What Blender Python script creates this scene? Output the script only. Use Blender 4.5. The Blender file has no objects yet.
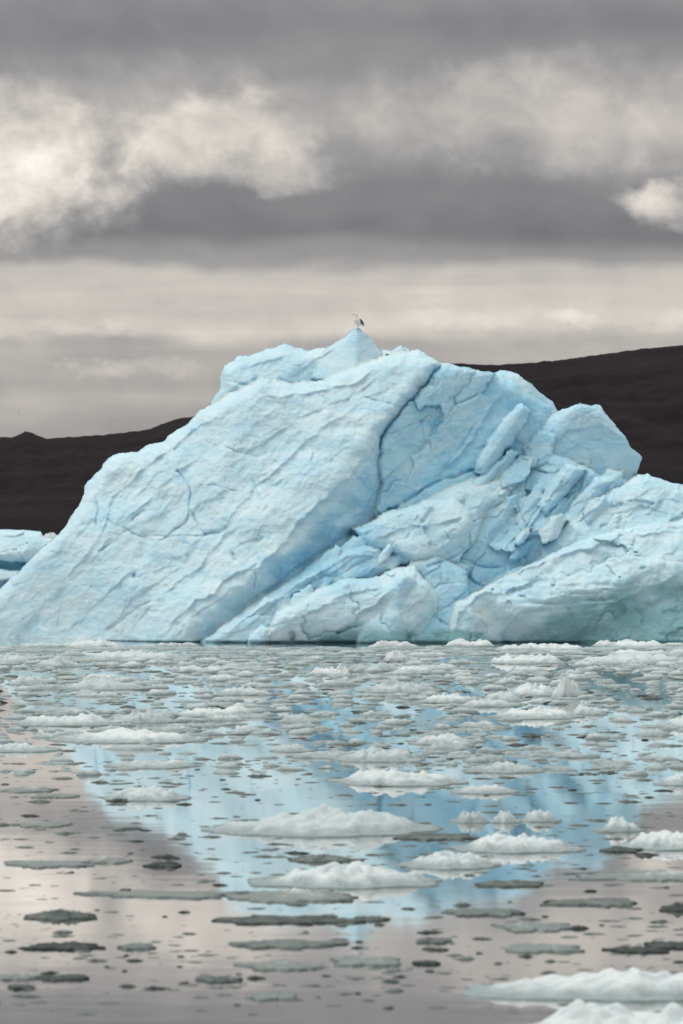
import bpy, bmesh, math, random
import numpy as np
from mathutils import Vector

R = math.radians
scene = bpy.context.scene
COL = scene.collection
rng = random.Random(11)

# ------------------------------------------------------------------ camera numbers
F = 2846.0            # focal length in pixels (100 mm on a 24 mm wide frame of 683 px)
CX, HZ = 341.5, 530.0  # picture centre column, horizon row
H = 3.65              # camera height above the water


def at_water(u, v):
    Y = H * F / (v - HZ)
    return (u - CX) / F * Y, Y


# ------------------------------------------------------------------ object helpers
def link(name, me, mat=None, parent=None):
    o = bpy.data.objects.new(name, me)
    COL.objects.link(o)
    if mat is not None and me is not None and not me.materials:
        me.materials.append(mat)
    if parent is not None:
        o.parent = parent
    return o


def tag(o, label=None, cat=None, group=None, kind=None):
    for k, val in (('label', label), ('category', cat), ('group', group), ('kind', kind)):
        if val:
            o[k] = val
    return o


def mesh_np(name, verts, faces, smooth=True, attrs=None):
    """verts (n,3), faces: (m,4) or (m,3) int arrays or list of such arrays"""
    me = bpy.data.meshes.new(name)
    if not isinstance(faces, list):
        faces = [faces]
    verts = np.asarray(verts, np.float32)
    me.vertices.add(len(verts))
    me.vertices.foreach_set('co', verts.ravel())
    loops = np.concatenate([np.asarray(f, np.int32).ravel() for f in faces])
    sizes = np.concatenate([np.full(len(f), f.shape[1], np.int32) for f in faces])
    starts = np.concatenate([[0], np.cumsum(sizes)[:-1]]).astype(np.int32)
    me.loops.add(len(loops))
    me.loops.foreach_set('vertex_index', loops)
    me.polygons.add(len(sizes))
    me.polygons.foreach_set('loop_start', starts)
    me.polygons.foreach_set('use_smooth', np.full(len(sizes), smooth, bool))
    me.update(calc_edges=True)
    if attrs:
        for k, val in attrs.items():
            a = me.attributes.new(k, 'FLOAT', 'POINT')
            a.data.foreach_set('value', np.asarray(val, np.float32))
    return me


# ------------------------------------------------------------------ numpy noise
def _hash(ix, iy, seed):
    a = (ix.astype(np.int64) * 374761393 + iy.astype(np.int64) * 668265263 + seed * 1274126177) & 0xFFFFFFFF
    a = ((a ^ (a >> 13)) * 1274126177) & 0xFFFFFFFF
    return (a ^ (a >> 16)) & 0xFFFFFFFF


def gnoise(x, y, seed=0):
    x0 = np.floor(x); y0 = np.floor(y)
    fx = x - x0; fy = y - y0
    sx = fx * fx * fx * (fx * (fx * 6 - 15) + 10); sy = fy * fy * fy * (fy * (fy * 6 - 15) + 10)

    def g(ix, iy, dx, dy):
        ang = _hash(ix, iy, seed) / 4294967296.0 * 2 * math.pi
        return np.cos(ang) * dx + np.sin(ang) * dy
    a = g(x0, y0, fx, fy); b = g(x0 + 1, y0, fx - 1, fy)
    c = g(x0, y0 + 1, fx, fy - 1); d = g(x0 + 1, y0 + 1, fx - 1, fy - 1)
    return 1.5 * ((a * (1 - sx) + b * sx) * (1 - sy) + (c * (1 - sx) + d * sx) * sy)


def fbm(x, y, octv=4, seed=0, gain=0.5):
    s = 0; amp = 1.0; tot = 0
    for i in range(octv):
        s = s + amp * gnoise(x * 2 ** i + 17.3 * i, y * 2 ** i - 9.1 * i, seed + i * 7)
        tot += amp; amp *= gain
    return s / tot


def ridged(x, y, octv=4, seed=0):
    s = 0; amp = 1.0; tot = 0
    for i in range(octv):
        s = s + amp * (1 - 2 * np.abs(gnoise(x * 2 ** i + 5.3 * i, y * 2 ** i + 3.7 * i, seed + i * 5)))
        tot += amp; amp *= 0.5
    return s / tot


def worley(x, y, seed=0):
    """F1, F2, id-hash, offset to nearest cell point"""
    x0 = np.floor(x); y0 = np.floor(y)
    f1 = np.full(x.shape, 9.0); f2 = np.full(x.shape, 9.0)
    idh = np.zeros(x.shape); ox = np.zeros(x.shape); oy = np.zeros(x.shape)
    for i in (-1, 0, 1):
        for j in (-1, 0, 1):
            cx = x0 + i; cy = y0 + j
            h1 = _hash(cx, cy, seed) / 4294967296.0
            h2 = _hash(cx, cy, seed + 31) / 4294967296.0
            dx = x - (cx + h1); dy = y - (cy + h2)
            d = np.sqrt(dx * dx + dy * dy)
            near = d < f1
            f2 = np.where(near, f1, np.minimum(f2, d))
            idh = np.where(near, _hash(cx, cy, seed + 77) / 4294967296.0, idh)
            ox = np.where(near, dx, ox); oy = np.where(near, dy, oy)
            f1 = np.where(near, d, f1)
    return f1, f2, idh, ox, oy


def plates(x, y, seed, tilt=1.0):
    """broken plates: every cell gets its own tilt and step"""
    f1, f2, idh, ox, oy = worley(x, y, seed)
    a = idh * 6.283 * 7.0
    st = np.mod(idh * 91.7, 1.0) - 0.5
    return tilt * (np.cos(a) * ox + np.sin(a) * oy) + 0.6 * st, f2 - f1


def poly_sdf(px, py, poly):
    n = len(poly)
    d2 = np.full(px.shape, 1e18); inside = np.zeros(px.shape, bool)
    for i in range(n):
        ax, ay = poly[i]; bx, by = poly[(i + 1) % n]
        ex, ey = bx - ax, by - ay
        wx, wy = px - ax, py - ay
        t = np.clip((wx * ex + wy * ey) / (ex * ex + ey * ey + 1e-9), 0, 1)
        dx, dy = wx - ex * t, wy - ey * t
        d2 = np.minimum(d2, dx * dx + dy * dy)
        c = (ay > py) != (by > py)
        xi = ax + (py - ay) / (by - ay + 1e-12) * ex
        inside ^= c & (px < xi)
    return np.where(inside, -1, 1) * np.sqrt(d2)


def line_dist(px, py, pts):
    d2 = np.full(px.shape, 1e18)
    for (ax, ay), (bx, by) in zip(pts[:-1], pts[1:]):
        ex, ey = bx - ax, by - ay
        wx, wy = px - ax, py - ay
        t = np.clip((wx * ex + wy * ey) / (ex * ex + ey * ey + 1e-9), 0, 1)
        d2 = np.minimum(d2, (wx - ex * t) ** 2 + (wy - ey * t) ** 2)
    return np.sqrt(d2)


def line_side(px, py, pts):
    d2 = np.full(px.shape, 1e18); side = np.zeros(px.shape); along = np.zeros(px.shape)
    n = len(pts) - 1
    for k, ((ax, ay), (bx, by)) in enumerate(zip(pts[:-1], pts[1:])):
        ex, ey = bx - ax, by - ay
        wx, wy = px - ax, py - ay
        t = np.clip((wx * ex + wy * ey) / (ex * ex + ey * ey + 1e-9), 0, 1)
        q = (wx - ex * t) ** 2 + (wy - ey * t) ** 2
        m = q < d2
        d2 = np.where(m, q, d2)
        side = np.where(m, np.sign(ex * wy - ey * wx), side)
        along = np.where(m, (k + t) / n, along)
    return np.sqrt(d2), side, along


def smax(a, b, k):
    h = np.clip(0.5 + 0.5 * (a - b) / k, 0, 1)
    return b * (1 - h) + a * h + k * h * (1 - h)


# ------------------------------------------------------------------ materials
class N:
    """tiny expression wrapper round shader nodes"""
    def __init__(self, nt, sock):
        self.nt, self.s = nt, sock

    def _m(self, op, *o, clamp=False):
        n = self.nt.nodes.new('ShaderNodeMath'); n.operation = op; n.use_clamp = clamp
        for i, a in enumerate((self,) + o):
            if isinstance(a, N):
                self.nt.links.new(a.s, n.inputs[i])
            else:
                n.inputs[i].default_value = a
        return N(self.nt, n.outputs[0])

    def __add__(s, o): return s._m('ADD', o)
    def __radd__(s, o): return s._m('ADD', o)
    def __sub__(s, o): return s._m('SUBTRACT', o)
    def __rsub__(s, o): return (s * -1.0) + o
    def __mul__(s, o): return s._m('MULTIPLY', o)
    def __rmul__(s, o): return s._m('MULTIPLY', o)
    def __truediv__(s, o): return s._m('DIVIDE', o)
    def pow(s, e): return s._m('POWER', e)
    def clamp(s): return s._m('ADD', 0.0, clamp=True)

    def smooth(s, a, b):
        n = s.nt.nodes.new('ShaderNodeMapRange'); n.interpolation_type = 'SMOOTHSTEP'
        s.nt.links.new(s.s, n.inputs[0]); n.inputs[1].default_value = a; n.inputs[2].default_value = b
        return N(s.nt, n.outputs[0])


def combine(nt, x, y, z=0.0):
    n = nt.nodes.new('ShaderNodeCombineXYZ')
    for i, a in enumerate((x, y, z)):
        if isinstance(a, N):
            nt.links.new(a.s, n.inputs[i])
        else:
            n.inputs[i].default_value = a
    return n.outputs[0]


def noise(nt, vec, scale=1.0, detail=4.0, rough=0.5, dist=0.0):
    n = nt.nodes.new('ShaderNodeTexNoise')
    nt.links.new(vec, n.inputs['Vector'])
    n.inputs['Scale'].default_value = scale; n.inputs['Detail'].default_value = detail
    n.inputs['Roughness'].default_value = rough; n.inputs['Distortion'].default_value = dist
    return N(nt, n.outputs[0])


def mixc(nt, fac, a, b):
    n = nt.nodes.new('ShaderNodeMix'); n.data_type = 'RGBA'
    ins = [i for i in n.inputs if i.enabled]
    fs, A, B = n.inputs[0], n.inputs[6], n.inputs[7]
    for sk, val in ((fs, fac), (A, a), (B, b)):
        if isinstance(val, N):
            nt.links.new(val.s, sk)
        elif isinstance(val, (tuple, list)):
            sk.default_value = (*val[:3], 1.0)
        elif isinstance(val, (int, float)):
            sk.default_value = val
        else:
            nt.links.new(val, sk)
    return n.outputs[2]


def new_mat(name):
    m = bpy.data.materials.new(name); m.use_nodes = True
    nt = m.node_tree
    b = nt.nodes['Principled BSDF']
    return m, nt, b


def set_in(nt, sock, val):
    if isinstance(val, N):
        nt.links.new(val.s, sock)
    elif isinstance(val, bpy.types.NodeSocket):
        nt.links.new(val, sock)
    elif isinstance(val, (tuple, list)):
        sock.default_value = (*val[:3], 1.0) if len(sock.default_value) == 4 else val
    else:
        sock.default_value = val


def bump(nt, b, height, strength, dist):
    n = nt.nodes.new('ShaderNodeBump')
    n.inputs['Strength'].default_value = strength; n.inputs['Distance'].default_value = dist
    nt.links.new(height.s, n.inputs['Height'])
    nt.links.new(n.outputs[0], b.inputs['Normal'])


def geo_pos(nt):
    g = nt.nodes.new('ShaderNodeNewGeometry')
    return g.outputs['Position']


def attr(nt, name):
    n = nt.nodes.new('ShaderNodeAttribute'); n.attribute_name = name
    return N(nt, n.outputs['Fac'])


def sep(nt, vec):
    n = nt.nodes.new('ShaderNodeSeparateXYZ'); nt.links.new(vec, n.inputs[0])
    return [N(nt, o) for o in n.outputs]


def mapping(nt, vec, loc=(0, 0, 0), rot=(0, 0, 0), scl=(1, 1, 1)):
    n = nt.nodes.new('ShaderNodeMapping')
    nt.links.new(vec, n.inputs[0])
    n.inputs[1].default_value = loc; n.inputs[2].default_value = rot; n.inputs[3].default_value = scl
    return n.outputs[0]


def berg_material():
    m, nt, b = new_mat('glacier_ice')
    P = geo_pos(nt)
    blue = attr(nt, 'blue'); wet = attr(nt, 'wet')
    n1 = noise(nt, P, 0.7, 5, 0.6)
    st = noise(nt, mapping(nt, P, rot=(0, R(48), 0), scl=(0.35, 1, 2.6)), 1.0, 5, 0.6)
    n3 = noise(nt, P, 5.0, 4, 0.65)
    fac = (blue + (n1 - 0.5) * 0.5 + (st - 0.5) * 0.55).clamp()
    c = mixc(nt, fac, (0.57, 0.765, 0.855), (0.17, 0.54, 0.785))
    # weathered white crust in patches
    c = mixc(nt, (n3 * n1).smooth(0.27, 0.42) * 0.35, c, (0.70, 0.83, 0.90))
    # thin clear-ice veins where old fractures healed
    def veins(sc, seed, lo, hi, width):
        wv = nt.nodes.new('ShaderNodeVectorMath'); wv.operation = 'ADD'
        nz = nt.nodes.new('ShaderNodeTexNoise'); nz.inputs['Scale'].default_value = sc * 0.9; nz.inputs['Detail'].default_value = 4
        nt.links.new(P, nz.inputs['Vector'])
        sv = nt.nodes.new('ShaderNodeVectorMath'); sv.operation = 'SCALE'; sv.inputs['Scale'].default_value = 0.9 / sc
        nt.links.new(nz.outputs['Color'], sv.inputs[0]); nt.links.new(P, wv.inputs[0]); nt.links.new(sv.outputs[0], wv.inputs[1])
        vo = nt.nodes.new('ShaderNodeTexVoronoi'); vo.feature = 'DISTANCE_TO_EDGE'; vo.inputs['Scale'].default_value = 1.0
        nt.links.new(mapping(nt, wv.outputs[0], loc=(seed, 0, 0), rot=(0, R(48), 0), scl=(sc * 0.5, sc * 0.8, sc * 1.25)), vo.inputs['Vector'])
        e = N(nt, vo.outputs['Distance']).smooth(width, 0.0)
        return e * noise(nt, P, sc * 0.55 + seed * 0.01, 3, 0.5).smooth(lo, hi)
    v1 = veins(0.55, 3.0, 0.50, 0.62, 0.018); v2 = veins(1.5, 9.0, 0.49, 0.64, 0.028)
    vein = (v1 + v2 * 0.7).clamp()
    c = mixc(nt, vein * 0.40, c, (0.12, 0.46, 0.78))
    wf = (wet + (n1 - 0.5) * 0.7 * wet.smooth(0.02, 0.2)).smooth(0.25, 0.95)
    c = mixc(nt, wf, c, (0.235, 0.46, 0.525))
    set_in(nt, b.inputs['Base Color'], c)
    set_in(nt, b.inputs['Roughness'], 0.46 - wf * 0.26)
    b.inputs['IOR'].default_value = 1.31
    b.inputs['Subsurface Weight'].default_value = 0.55
    b.inputs['Subsurface Radius'].default_value = (0.15, 0.6, 1.0)
    b.inputs['Subsurface Scale'].default_value = 0.16
    sp = noise(nt, P, 9.0, 5, 0.7)
    sc = noise(nt, mapping(nt, P, rot=(0, R(48), 0), scl=(0.5, 1, 2.2)), 3.2, 4, 0.6)
    bump(nt, b, sp * 0.7 + sc * 0.8, 0.45, 0.10)
    return m


def floe_material():
    m, nt, b = new_mat('snowy_floe_ice')
    P = geo_pos(nt)
    x, y, z = sep(nt, P)
    oi = nt.nodes.new('ShaderNodeObjectInfo')
    rnd = N(nt, oi.outputs['Random'])
    n1 = noise(nt, P, 6.0, 5, 0.65)
    n2 = noise(nt, P, 22.0, 4, 0.7)
    dry = mixc(nt, (n1 * 0.7 + rnd * 0.45 - 0.05).smooth(0.2, 0.75), (0.42, 0.525, 0.57), (0.63, 0.725, 0.765))
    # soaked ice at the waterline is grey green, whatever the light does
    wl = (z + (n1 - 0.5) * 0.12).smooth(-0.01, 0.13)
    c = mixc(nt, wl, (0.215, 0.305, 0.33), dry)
    set_in(nt, b.inputs['Base Color'], c)
    set_in(nt, b.inputs['Roughness'], 0.25 + wl * 0.45)
    b.inputs['Subsurface Weight'].default_value = 0.2
    b.inputs['Subsurface Radius'].default_value = (0.5, 0.8, 0.9)
    b.inputs['Subsurface Scale'].default_value = 0.03
    bump(nt, b, n1 * 0.7 + n2 * 0.5, 0.7, 0.05)
    return m


def dark_material():
    m, nt, b = new_mat('wet_clear_ice')
    P = geo_pos(nt)
    oi = nt.nodes.new('ShaderNodeObjectInfo')
    rnd = N(nt, oi.outputs['Random'])
    n1 = noise(nt, P, 7.0, 5, 0.6)
    c = mixc(nt, (n1 * 0.9 + rnd * 0.5 - 0.25).smooth(0.25, 0.8), (0.03, 0.048, 0.048), (0.16, 0.21, 0.21))
    set_in(nt, b.inputs['Base Color'], c)
    set_in(nt, b.inputs['Roughness'], 0.35)
    b.inputs['IOR'].default_value = 1.31
    bump(nt, b, n1, 0.8, 0.05)
    return m


def water_material():
    m, nt, b = new_mat('glacial_lagoon_water')
    P = geo_pos(nt)
    b.inputs['Base Color'].default_value = (0.815, 0.80, 0.785, 1)
    b.inputs['Metallic'].default_value = 1.0
    b.inputs['Roughness'].default_value = 0.045
    b.inputs['IOR'].default_value = 1.33
    a = noise(nt, mapping(nt, P, scl=(0.22, 1.0, 1)), 1.1, 3, 0.5)
    c = noise(nt, mapping(nt, P, scl=(0.3, 1.0, 1)), 4.0, 2, 0.5)
    bump(nt, b, a * 1.0 + c * 0.2, 1.0, 0.0016)
    return m


def hill_material():
    m, nt, b = new_mat('bare_volcanic_hillside')
    P = geo_pos(nt)
    n1 = noise(nt, mapping(nt, P, scl=(0.003, 0.004, 0.03)), 1.0, 6, 0.6)
    n2 = noise(nt, P, 0.012, 6, 0.65)
    c = mixc(nt, (n1 * 0.6 + n2 * 0.4).smooth(0.38, 0.66), (0.0038, 0.0034, 0.0056), (0.0128, 0.0102, 0.0130))
    set_in(nt, b.inputs['Base Color'], c)
    b.inputs['Roughness'].default_value = 0.95
    b.inputs['Specular IOR Level'].default_value = 0.1
    return m


def plain_material(name, col, rough=0.6, var=0.12, scale=30):
    m, nt, b = new_mat(name)
    P = geo_pos(nt)
    n1 = noise(nt, P, scale, 4, 0.6)
    lo = tuple(c * (1 - var * 2) for c in col); hi = tuple(min(1, c * (1 + var)) for c in col)
    set_in(nt, b.inputs['Base Color'], mixc(nt, n1.smooth(0.3, 0.7), lo, hi))
    b.inputs['Roughness'].default_value = rough
    return m


M_BERG = berg_material(); M_FLOE = floe_material(); M_DARK = dark_material()
M_WATER = water_material(); M_HILL = hill_material()

# ------------------------------------------------------------------ relief blocks of ice
# A block is a convex lump: its outline in the face of the berg, the planes that cut its front,
# and how round its edges are.  The berg is the union of its blocks, each with its own depth and a rear face.


class Block:
    def __init__(self, part, poly, planes, round_w=10, round_d=14, blue=0.2, wet=0.0, k=8,
                 stri=0.0, plate=0.0, lump=2.0, pl_scale=26.0, ang=47, extra=None, chip=1.0):
        self.__dict__.update(locals())


def relief(blocks, ubox, vbox, stepf, Y0, thick, warp=2.2, grooves=(), seed=3, paint=None, outer_step=None, ledges=(), notch=None):
    s = Y0 / F
    us = [ubox[0]]
    while us[-1] < ubox[1]:
        us.append(us[-1] + (stepf if -6 < us[-1] < 690 or outer_step is None else outer_step))
    us = np.array(us); vs = np.arange(vbox[0], vbox[1], stepf)
    U, V = np.meshgrid(us, vs)
    wu = U + warp * fbm(U / 16, V / 16, 4, seed) + 0.5 * warp * fbm(U / 45, V / 45, 2, seed + 40)
    wv = V + warp * fbm(U / 16 + 50, V / 16, 4, seed + 9) + 0.5 * warp * fbm(U / 45, V / 45 + 30, 2, seed + 41)
    best = np.full(U.shape, 1e9); bid = np.zeros(U.shape, int)
    sdf_all = np.full(U.shape, 1e9)
    blue = np.zeros(U.shape); wet = np.zeros(U.shape)
    FU, FV, FWU, FWV = U, V, wu, wv
    for i, B in enumerate(blocks):
        pu_ = [p[0] for p in B.poly]; pv_ = [p[1] for p in B.poly]
        c0_, c1_ = np.searchsorted(us, (min(pu_) - 14, max(pu_) + 14)); r0_, r1_ = np.searchsorted(vs, (min(pv_) - 14, max(pv_) + 14))
        if c1_ - c0_ < 2 or r1_ - r0_ < 2:
            continue
        sl = (slice(r0_, r1_), slice(c0_, c1_))
        U, V, wu, wv = FU[sl], FV[sl], FWU[sl], FWV[sl]
        sd = poly_sdf(wu, wv, B.poly)
        d = None
        for (u0, v0, d0, du, dv) in B.planes:
            pl = d0 + du * (U - u0) + dv * (V - v0)
            d = pl if d is None else smax(d, pl, B.k)
        if B.extra:
            d = B.extra(U, V, d)
        ca, sa = math.cos(R(B.ang)), math.sin(R(B.ang))
        al = U * ca - V * sa; ac = U * sa + V * ca      # along and across the ice grain
        d = d - B.lump * fbm(U / 42, V / 42, 4, seed + i) * 2.2
        d = d - (1.0 if B.stri else 0.65) * fbm(U / 8, V / 8, 3, seed + i + 3, 0.6)
        if B.stri:
            wv_ = 0.35 * fbm(U / 60, V / 60, 3, seed + 77)
            am = np.clip(0.55 + 1.3 * fbm(U / 80, V / 60, 3, seed + 31), 0.12, 1.5)
            d = d - B.stri * am * (fbm(al / 120 + wv_, ac / 19 + wv_ * 2, 4, seed + 5, 0.6) * 1.5
                                   + 0.45 * ridged(al / 40, ac / 9 + wv_ * 3, 3, seed + 6))
            sc = fbm(U / 26, V / 22, 3, seed + 88)
            d = d + B.stri * 0.9 * np.clip(sc - 0.12, 0, 1) * 3.0
        if B.plate:
            wx = 0.45 * fbm(U / 30, V / 30, 3, seed + 12)
            p, e = plates(al / (B.pl_scale * 2.3) + wx, ac / (B.pl_scale * 1.3) + wx, seed + i * 3, 1.0)
            p2, e2 = plates(al / (B.pl_scale * 0.9) + wx, ac / (B.pl_scale * 0.5) + wx, seed + i * 3 + 1, 0.8)
            cm = np.clip(0.15 + 1.6 * fbm(U / 38, V / 38, 2, seed + i + 60), 0, 1)
            d = d + B.plate * (p * 1.0 + 0.28 * p2) + B.plate * 0.7 * cm * np.exp(-(e / 0.05) ** 2)
        wx = 0.5 * fbm(U / 14, V / 14, 3, seed + 92)
        c1, ce1 = plates(al / 24 + wx, ac / 12 + wx, seed + i + 200, 1.2)
        c2, ce2 = plates(al / 10 + wx, ac / 5.5 + wx, seed + i + 300, 1.2)
        cmask = np.clip(0.55 + 1.4 * fbm(U / 50, V / 40, 2, seed + 93), 0.1, 1.3)
        ck = B.chip * (1.15 if B.part in ('broken_ridge', 'shattered_hollow', 'front_foot', 'undercut_foot') else 1.0)
        ck = ck * 0.6
        d = d + ck * cmask * (1.5 * c1 + 0.55 * c2)
        t = np.clip(-sd / B.round_w, 0, 1)
        d = d + B.round_d * (1 - np.sqrt(np.clip(1 - (1 - t) ** 2, 0, 1)))
        inside = sd < 0
        dd = np.where(inside, d, 1e6 + sd)
        m = dd < best[sl]
        best[sl] = np.where(m, dd, best[sl]); bid[sl] = np.where(m, i, bid[sl])
        blue[sl] = np.where(m, B.blue, blue[sl]); wet[sl] = np.where(m, B.wet, wet[sl])
        sdf_all[sl] = np.minimum(sdf_all[sl], sd)
    U, V, wu, wv = FU, FV, FWU, FWV
    ins = sdf_all < 0
    lu = wu + 5 * fbm(U / 28, V / 28, 3, seed + 51); lv = wv + 5 * fbm(U / 28 + 9, V / 28, 3, seed + 52)
    for pts, amp, fall in ledges:
        amp = amp * (0.40 if np.mean([p[0] for p in pts]) < 310 and len(pts) > 2 and pts[0][0] < 262 else 0.6); fall = fall * 0.8
        ld, sd_, al_ = line_side(lu, lv, pts)
        tap = np.clip(np.minimum(al_, 1 - al_) * 6, 0, 1) * np.clip(0.75 + 0.9 * fbm(U / 22, V / 22, 2, seed + 53), 0.15, 1.3)
        low = np.clip(sd_, 0, 1)
        best = np.where(ins & (best < 1e5), best + tap * amp * low * (1 - np.exp(-ld / 2.2)) * np.exp(-ld / fall)
                        - tap * amp * 0.35 * np.exp(-ld / 5.0) * (1 - low), best)
    gm = np.clip(0.75 + 1.1 * fbm(U / 14, V / 14, 2, seed + 54), 0.1, 1.4)
    for pts, depth, width, tint in grooves:
        ld = line_dist(wu, wv, pts)
        width = width * 0.62; tint = tint * 0.6
        depth = depth * (0.6 if pts[0][0] < 250 else 0.52)
        g = gm * np.exp(-(ld / width) ** 2) + 0.22 * np.exp(-(ld / (width * 4)) ** 2)
        best = np.where(ins, best + depth * g, best)
        blue = np.maximum(blue, tint * gm * np.exp(-(ld / (width * 1.6)) ** 2))
    if notch:
        best = np.where(ins, best + 6 * np.clip((V - notch - 1.5 * fbm(U / 25, V * 0, 2, 5)) / 2.5, 0, 1), best)
    if paint:
        blue, wet = paint(U, V, blue, wet)
    # keep cells that touch the inside, pull their outer corners onto the outline
    cell = ins[:-1, :-1] | ins[1:, :-1] | ins[:-1, 1:] | ins[1:, 1:]
    used = np.zeros(U.shape, bool)
    used[:-1, :-1] |= cell; used[1:, :-1] |= cell; used[:-1, 1:] |= cell; used[1:, 1:] |= cell
    gv, gu = np.gradient(sdf_all, vs, us)
    gl = np.sqrt(gu * gu + gv * gv) + 1e-6
    rim = used & ~ins
    U = np.where(rim, U - gu / gl * np.minimum(sdf_all, 2.5), U)
    V = np.where(rim, V - gv / gl * np.minimum(sdf_all, 2.5), V)
    # rim depth = mean of inside neighbours
    for _ in range(3):
        acc = np.zeros(U.shape); cnt = np.zeros(U.shape)
        ok = best < 1e5
        for dy in (-1, 0, 1):
            for dx in (-1, 0, 1):
                if dx or dy:
                    sh = np.roll(np.roll(np.where(ok, best, 0), dy, 0), dx, 1)
                    acc += sh; cnt += np.roll(np.roll(ok, dy, 0), dx, 1)
        fill = (~ok) & used & (cnt > 0)
        best = np.where(fill, acc / np.maximum(cnt, 1), best)
    best = np.where(used & (best < 1e5), best, 0)
    t = np.clip(-sdf_all / 90.0, 0, 1)
    back = best + thick * np.sqrt(np.clip(t * (2 - t), 0, 1)) + np.where(ins, 0.6, 0)

    def to_world(d):
        Y = Y0 + s * d
        return np.stack([(U - CX) / F * Y, Y, H + (HZ - V) / F * Y], -1)
    Pf = to_world(best).reshape(-1, 3); Pb = to_world(back).reshape(-1, 3)
    nU = len(us)
    r, c = np.nonzero(cell)
    q = np.stack([r * nU + c, (r + 1) * nU + c, (r + 1) * nU + c + 1, r * nU + c + 1], -1)
    corner_ids = np.stack([bid[r, c], bid[r + 1, c], bid[r + 1, c + 1], bid[r, c + 1]], -1)
    corner_ins = np.stack([ins[r, c], ins[r + 1, c], ins[r + 1, c + 1], ins[r, c + 1]], -1)
    first = np.argmax(corner_ins, 1)
    fid = corner_ids[np.arange(len(r)), first]
    part_of = np.array([sorted(set(b.part for b in blocks)).index(b.part) for b in blocks])
    names = sorted(set(b.part for b in blocks))
    fpart = part_of[fid]
    out = {}
    for pi, nm in enumerate(names):
        fq = q[fpart == pi]
        if not len(fq):
            continue
        ids = np.unique(fq)
        remap = np.full(U.size, -1); remap[ids] = np.arange(len(ids))
        ff = remap[fq]
        n = len(ids)
        e = np.concatenate([ff[:, [0, 1]], ff[:, [1, 2]], ff[:, [2, 3]], ff[:, [3, 0]]])
        key = np.sort(e, 1); key = key[:, 0].astype(np.int64) * n + key[:, 1]
        uq, idx, cn = np.unique(key, return_index=True, return_counts=True)
        be = e[idx[cn == 1]]
        bv = np.unique(be); m_ = len(bv); wm_ = np.full(n, -1); wm_[bv] = np.arange(m_)
        w0, w1_ = wm_[be[:, 0]] + 2 * n, wm_[be[:, 1]] + 2 * n
        walls = np.stack([w1_, w0, w0 + m_, w1_ + m_], -1)
        fr, bk = Pf[ids], Pb[ids]
        verts = np.concatenate([fr, bk, fr[bv], bk[bv]])
        bl = blue.ravel()[ids]; we = wet.ravel()[ids]
        out[nm] = mesh_np(nm, verts, [ff, ff[:, ::-1] + n, walls], True,
                          {'blue': np.concatenate([bl, bl, bl[bv], bl[bv]]), 'wet': np.concatenate([we, we, we[bv], we[bv]])})
    return out, (us, vs, best, ins)


# ------------------------------------------------------------------ the main iceberg
def slab_extra(U, V, d):
    # the slab's thick lower right edge turns under along a long slanting ridge
    rx = U - 190 - 8 * np.sin(V / 37.0); ry = V - 640
    q = rx * 0.728 + ry * 0.686
    q = q + 6 * fbm(U / 40, V / 40, 3, 91)
    up = smax(q, np.zeros_like(q), 9.0)
    d = d + 1.55 * up
    # broad hollows and swells of the big face
    d = d - 10 * fbm((U * 0.68 - V * 0.73) / 150, (U * 0.73 + V * 0.68) / 70, 2, 55)
    return d


def undercut_bands(U, V, d):
    g = np.exp(-((U - 575) / 55) ** 2 - ((V - 600 + (U - 575) * 0.05) / 17) ** 2)
    g = g * np.clip(0.5 + 1.5 * fbm(U / 35, V / 9, 3, 67), 0, 1.2)
    return d + 3.0 * g * np.sin((V + 2.5 * fbm(U / 30, V / 12, 2, 66) + (U - 575) * 0.06) * 0.85)


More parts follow.
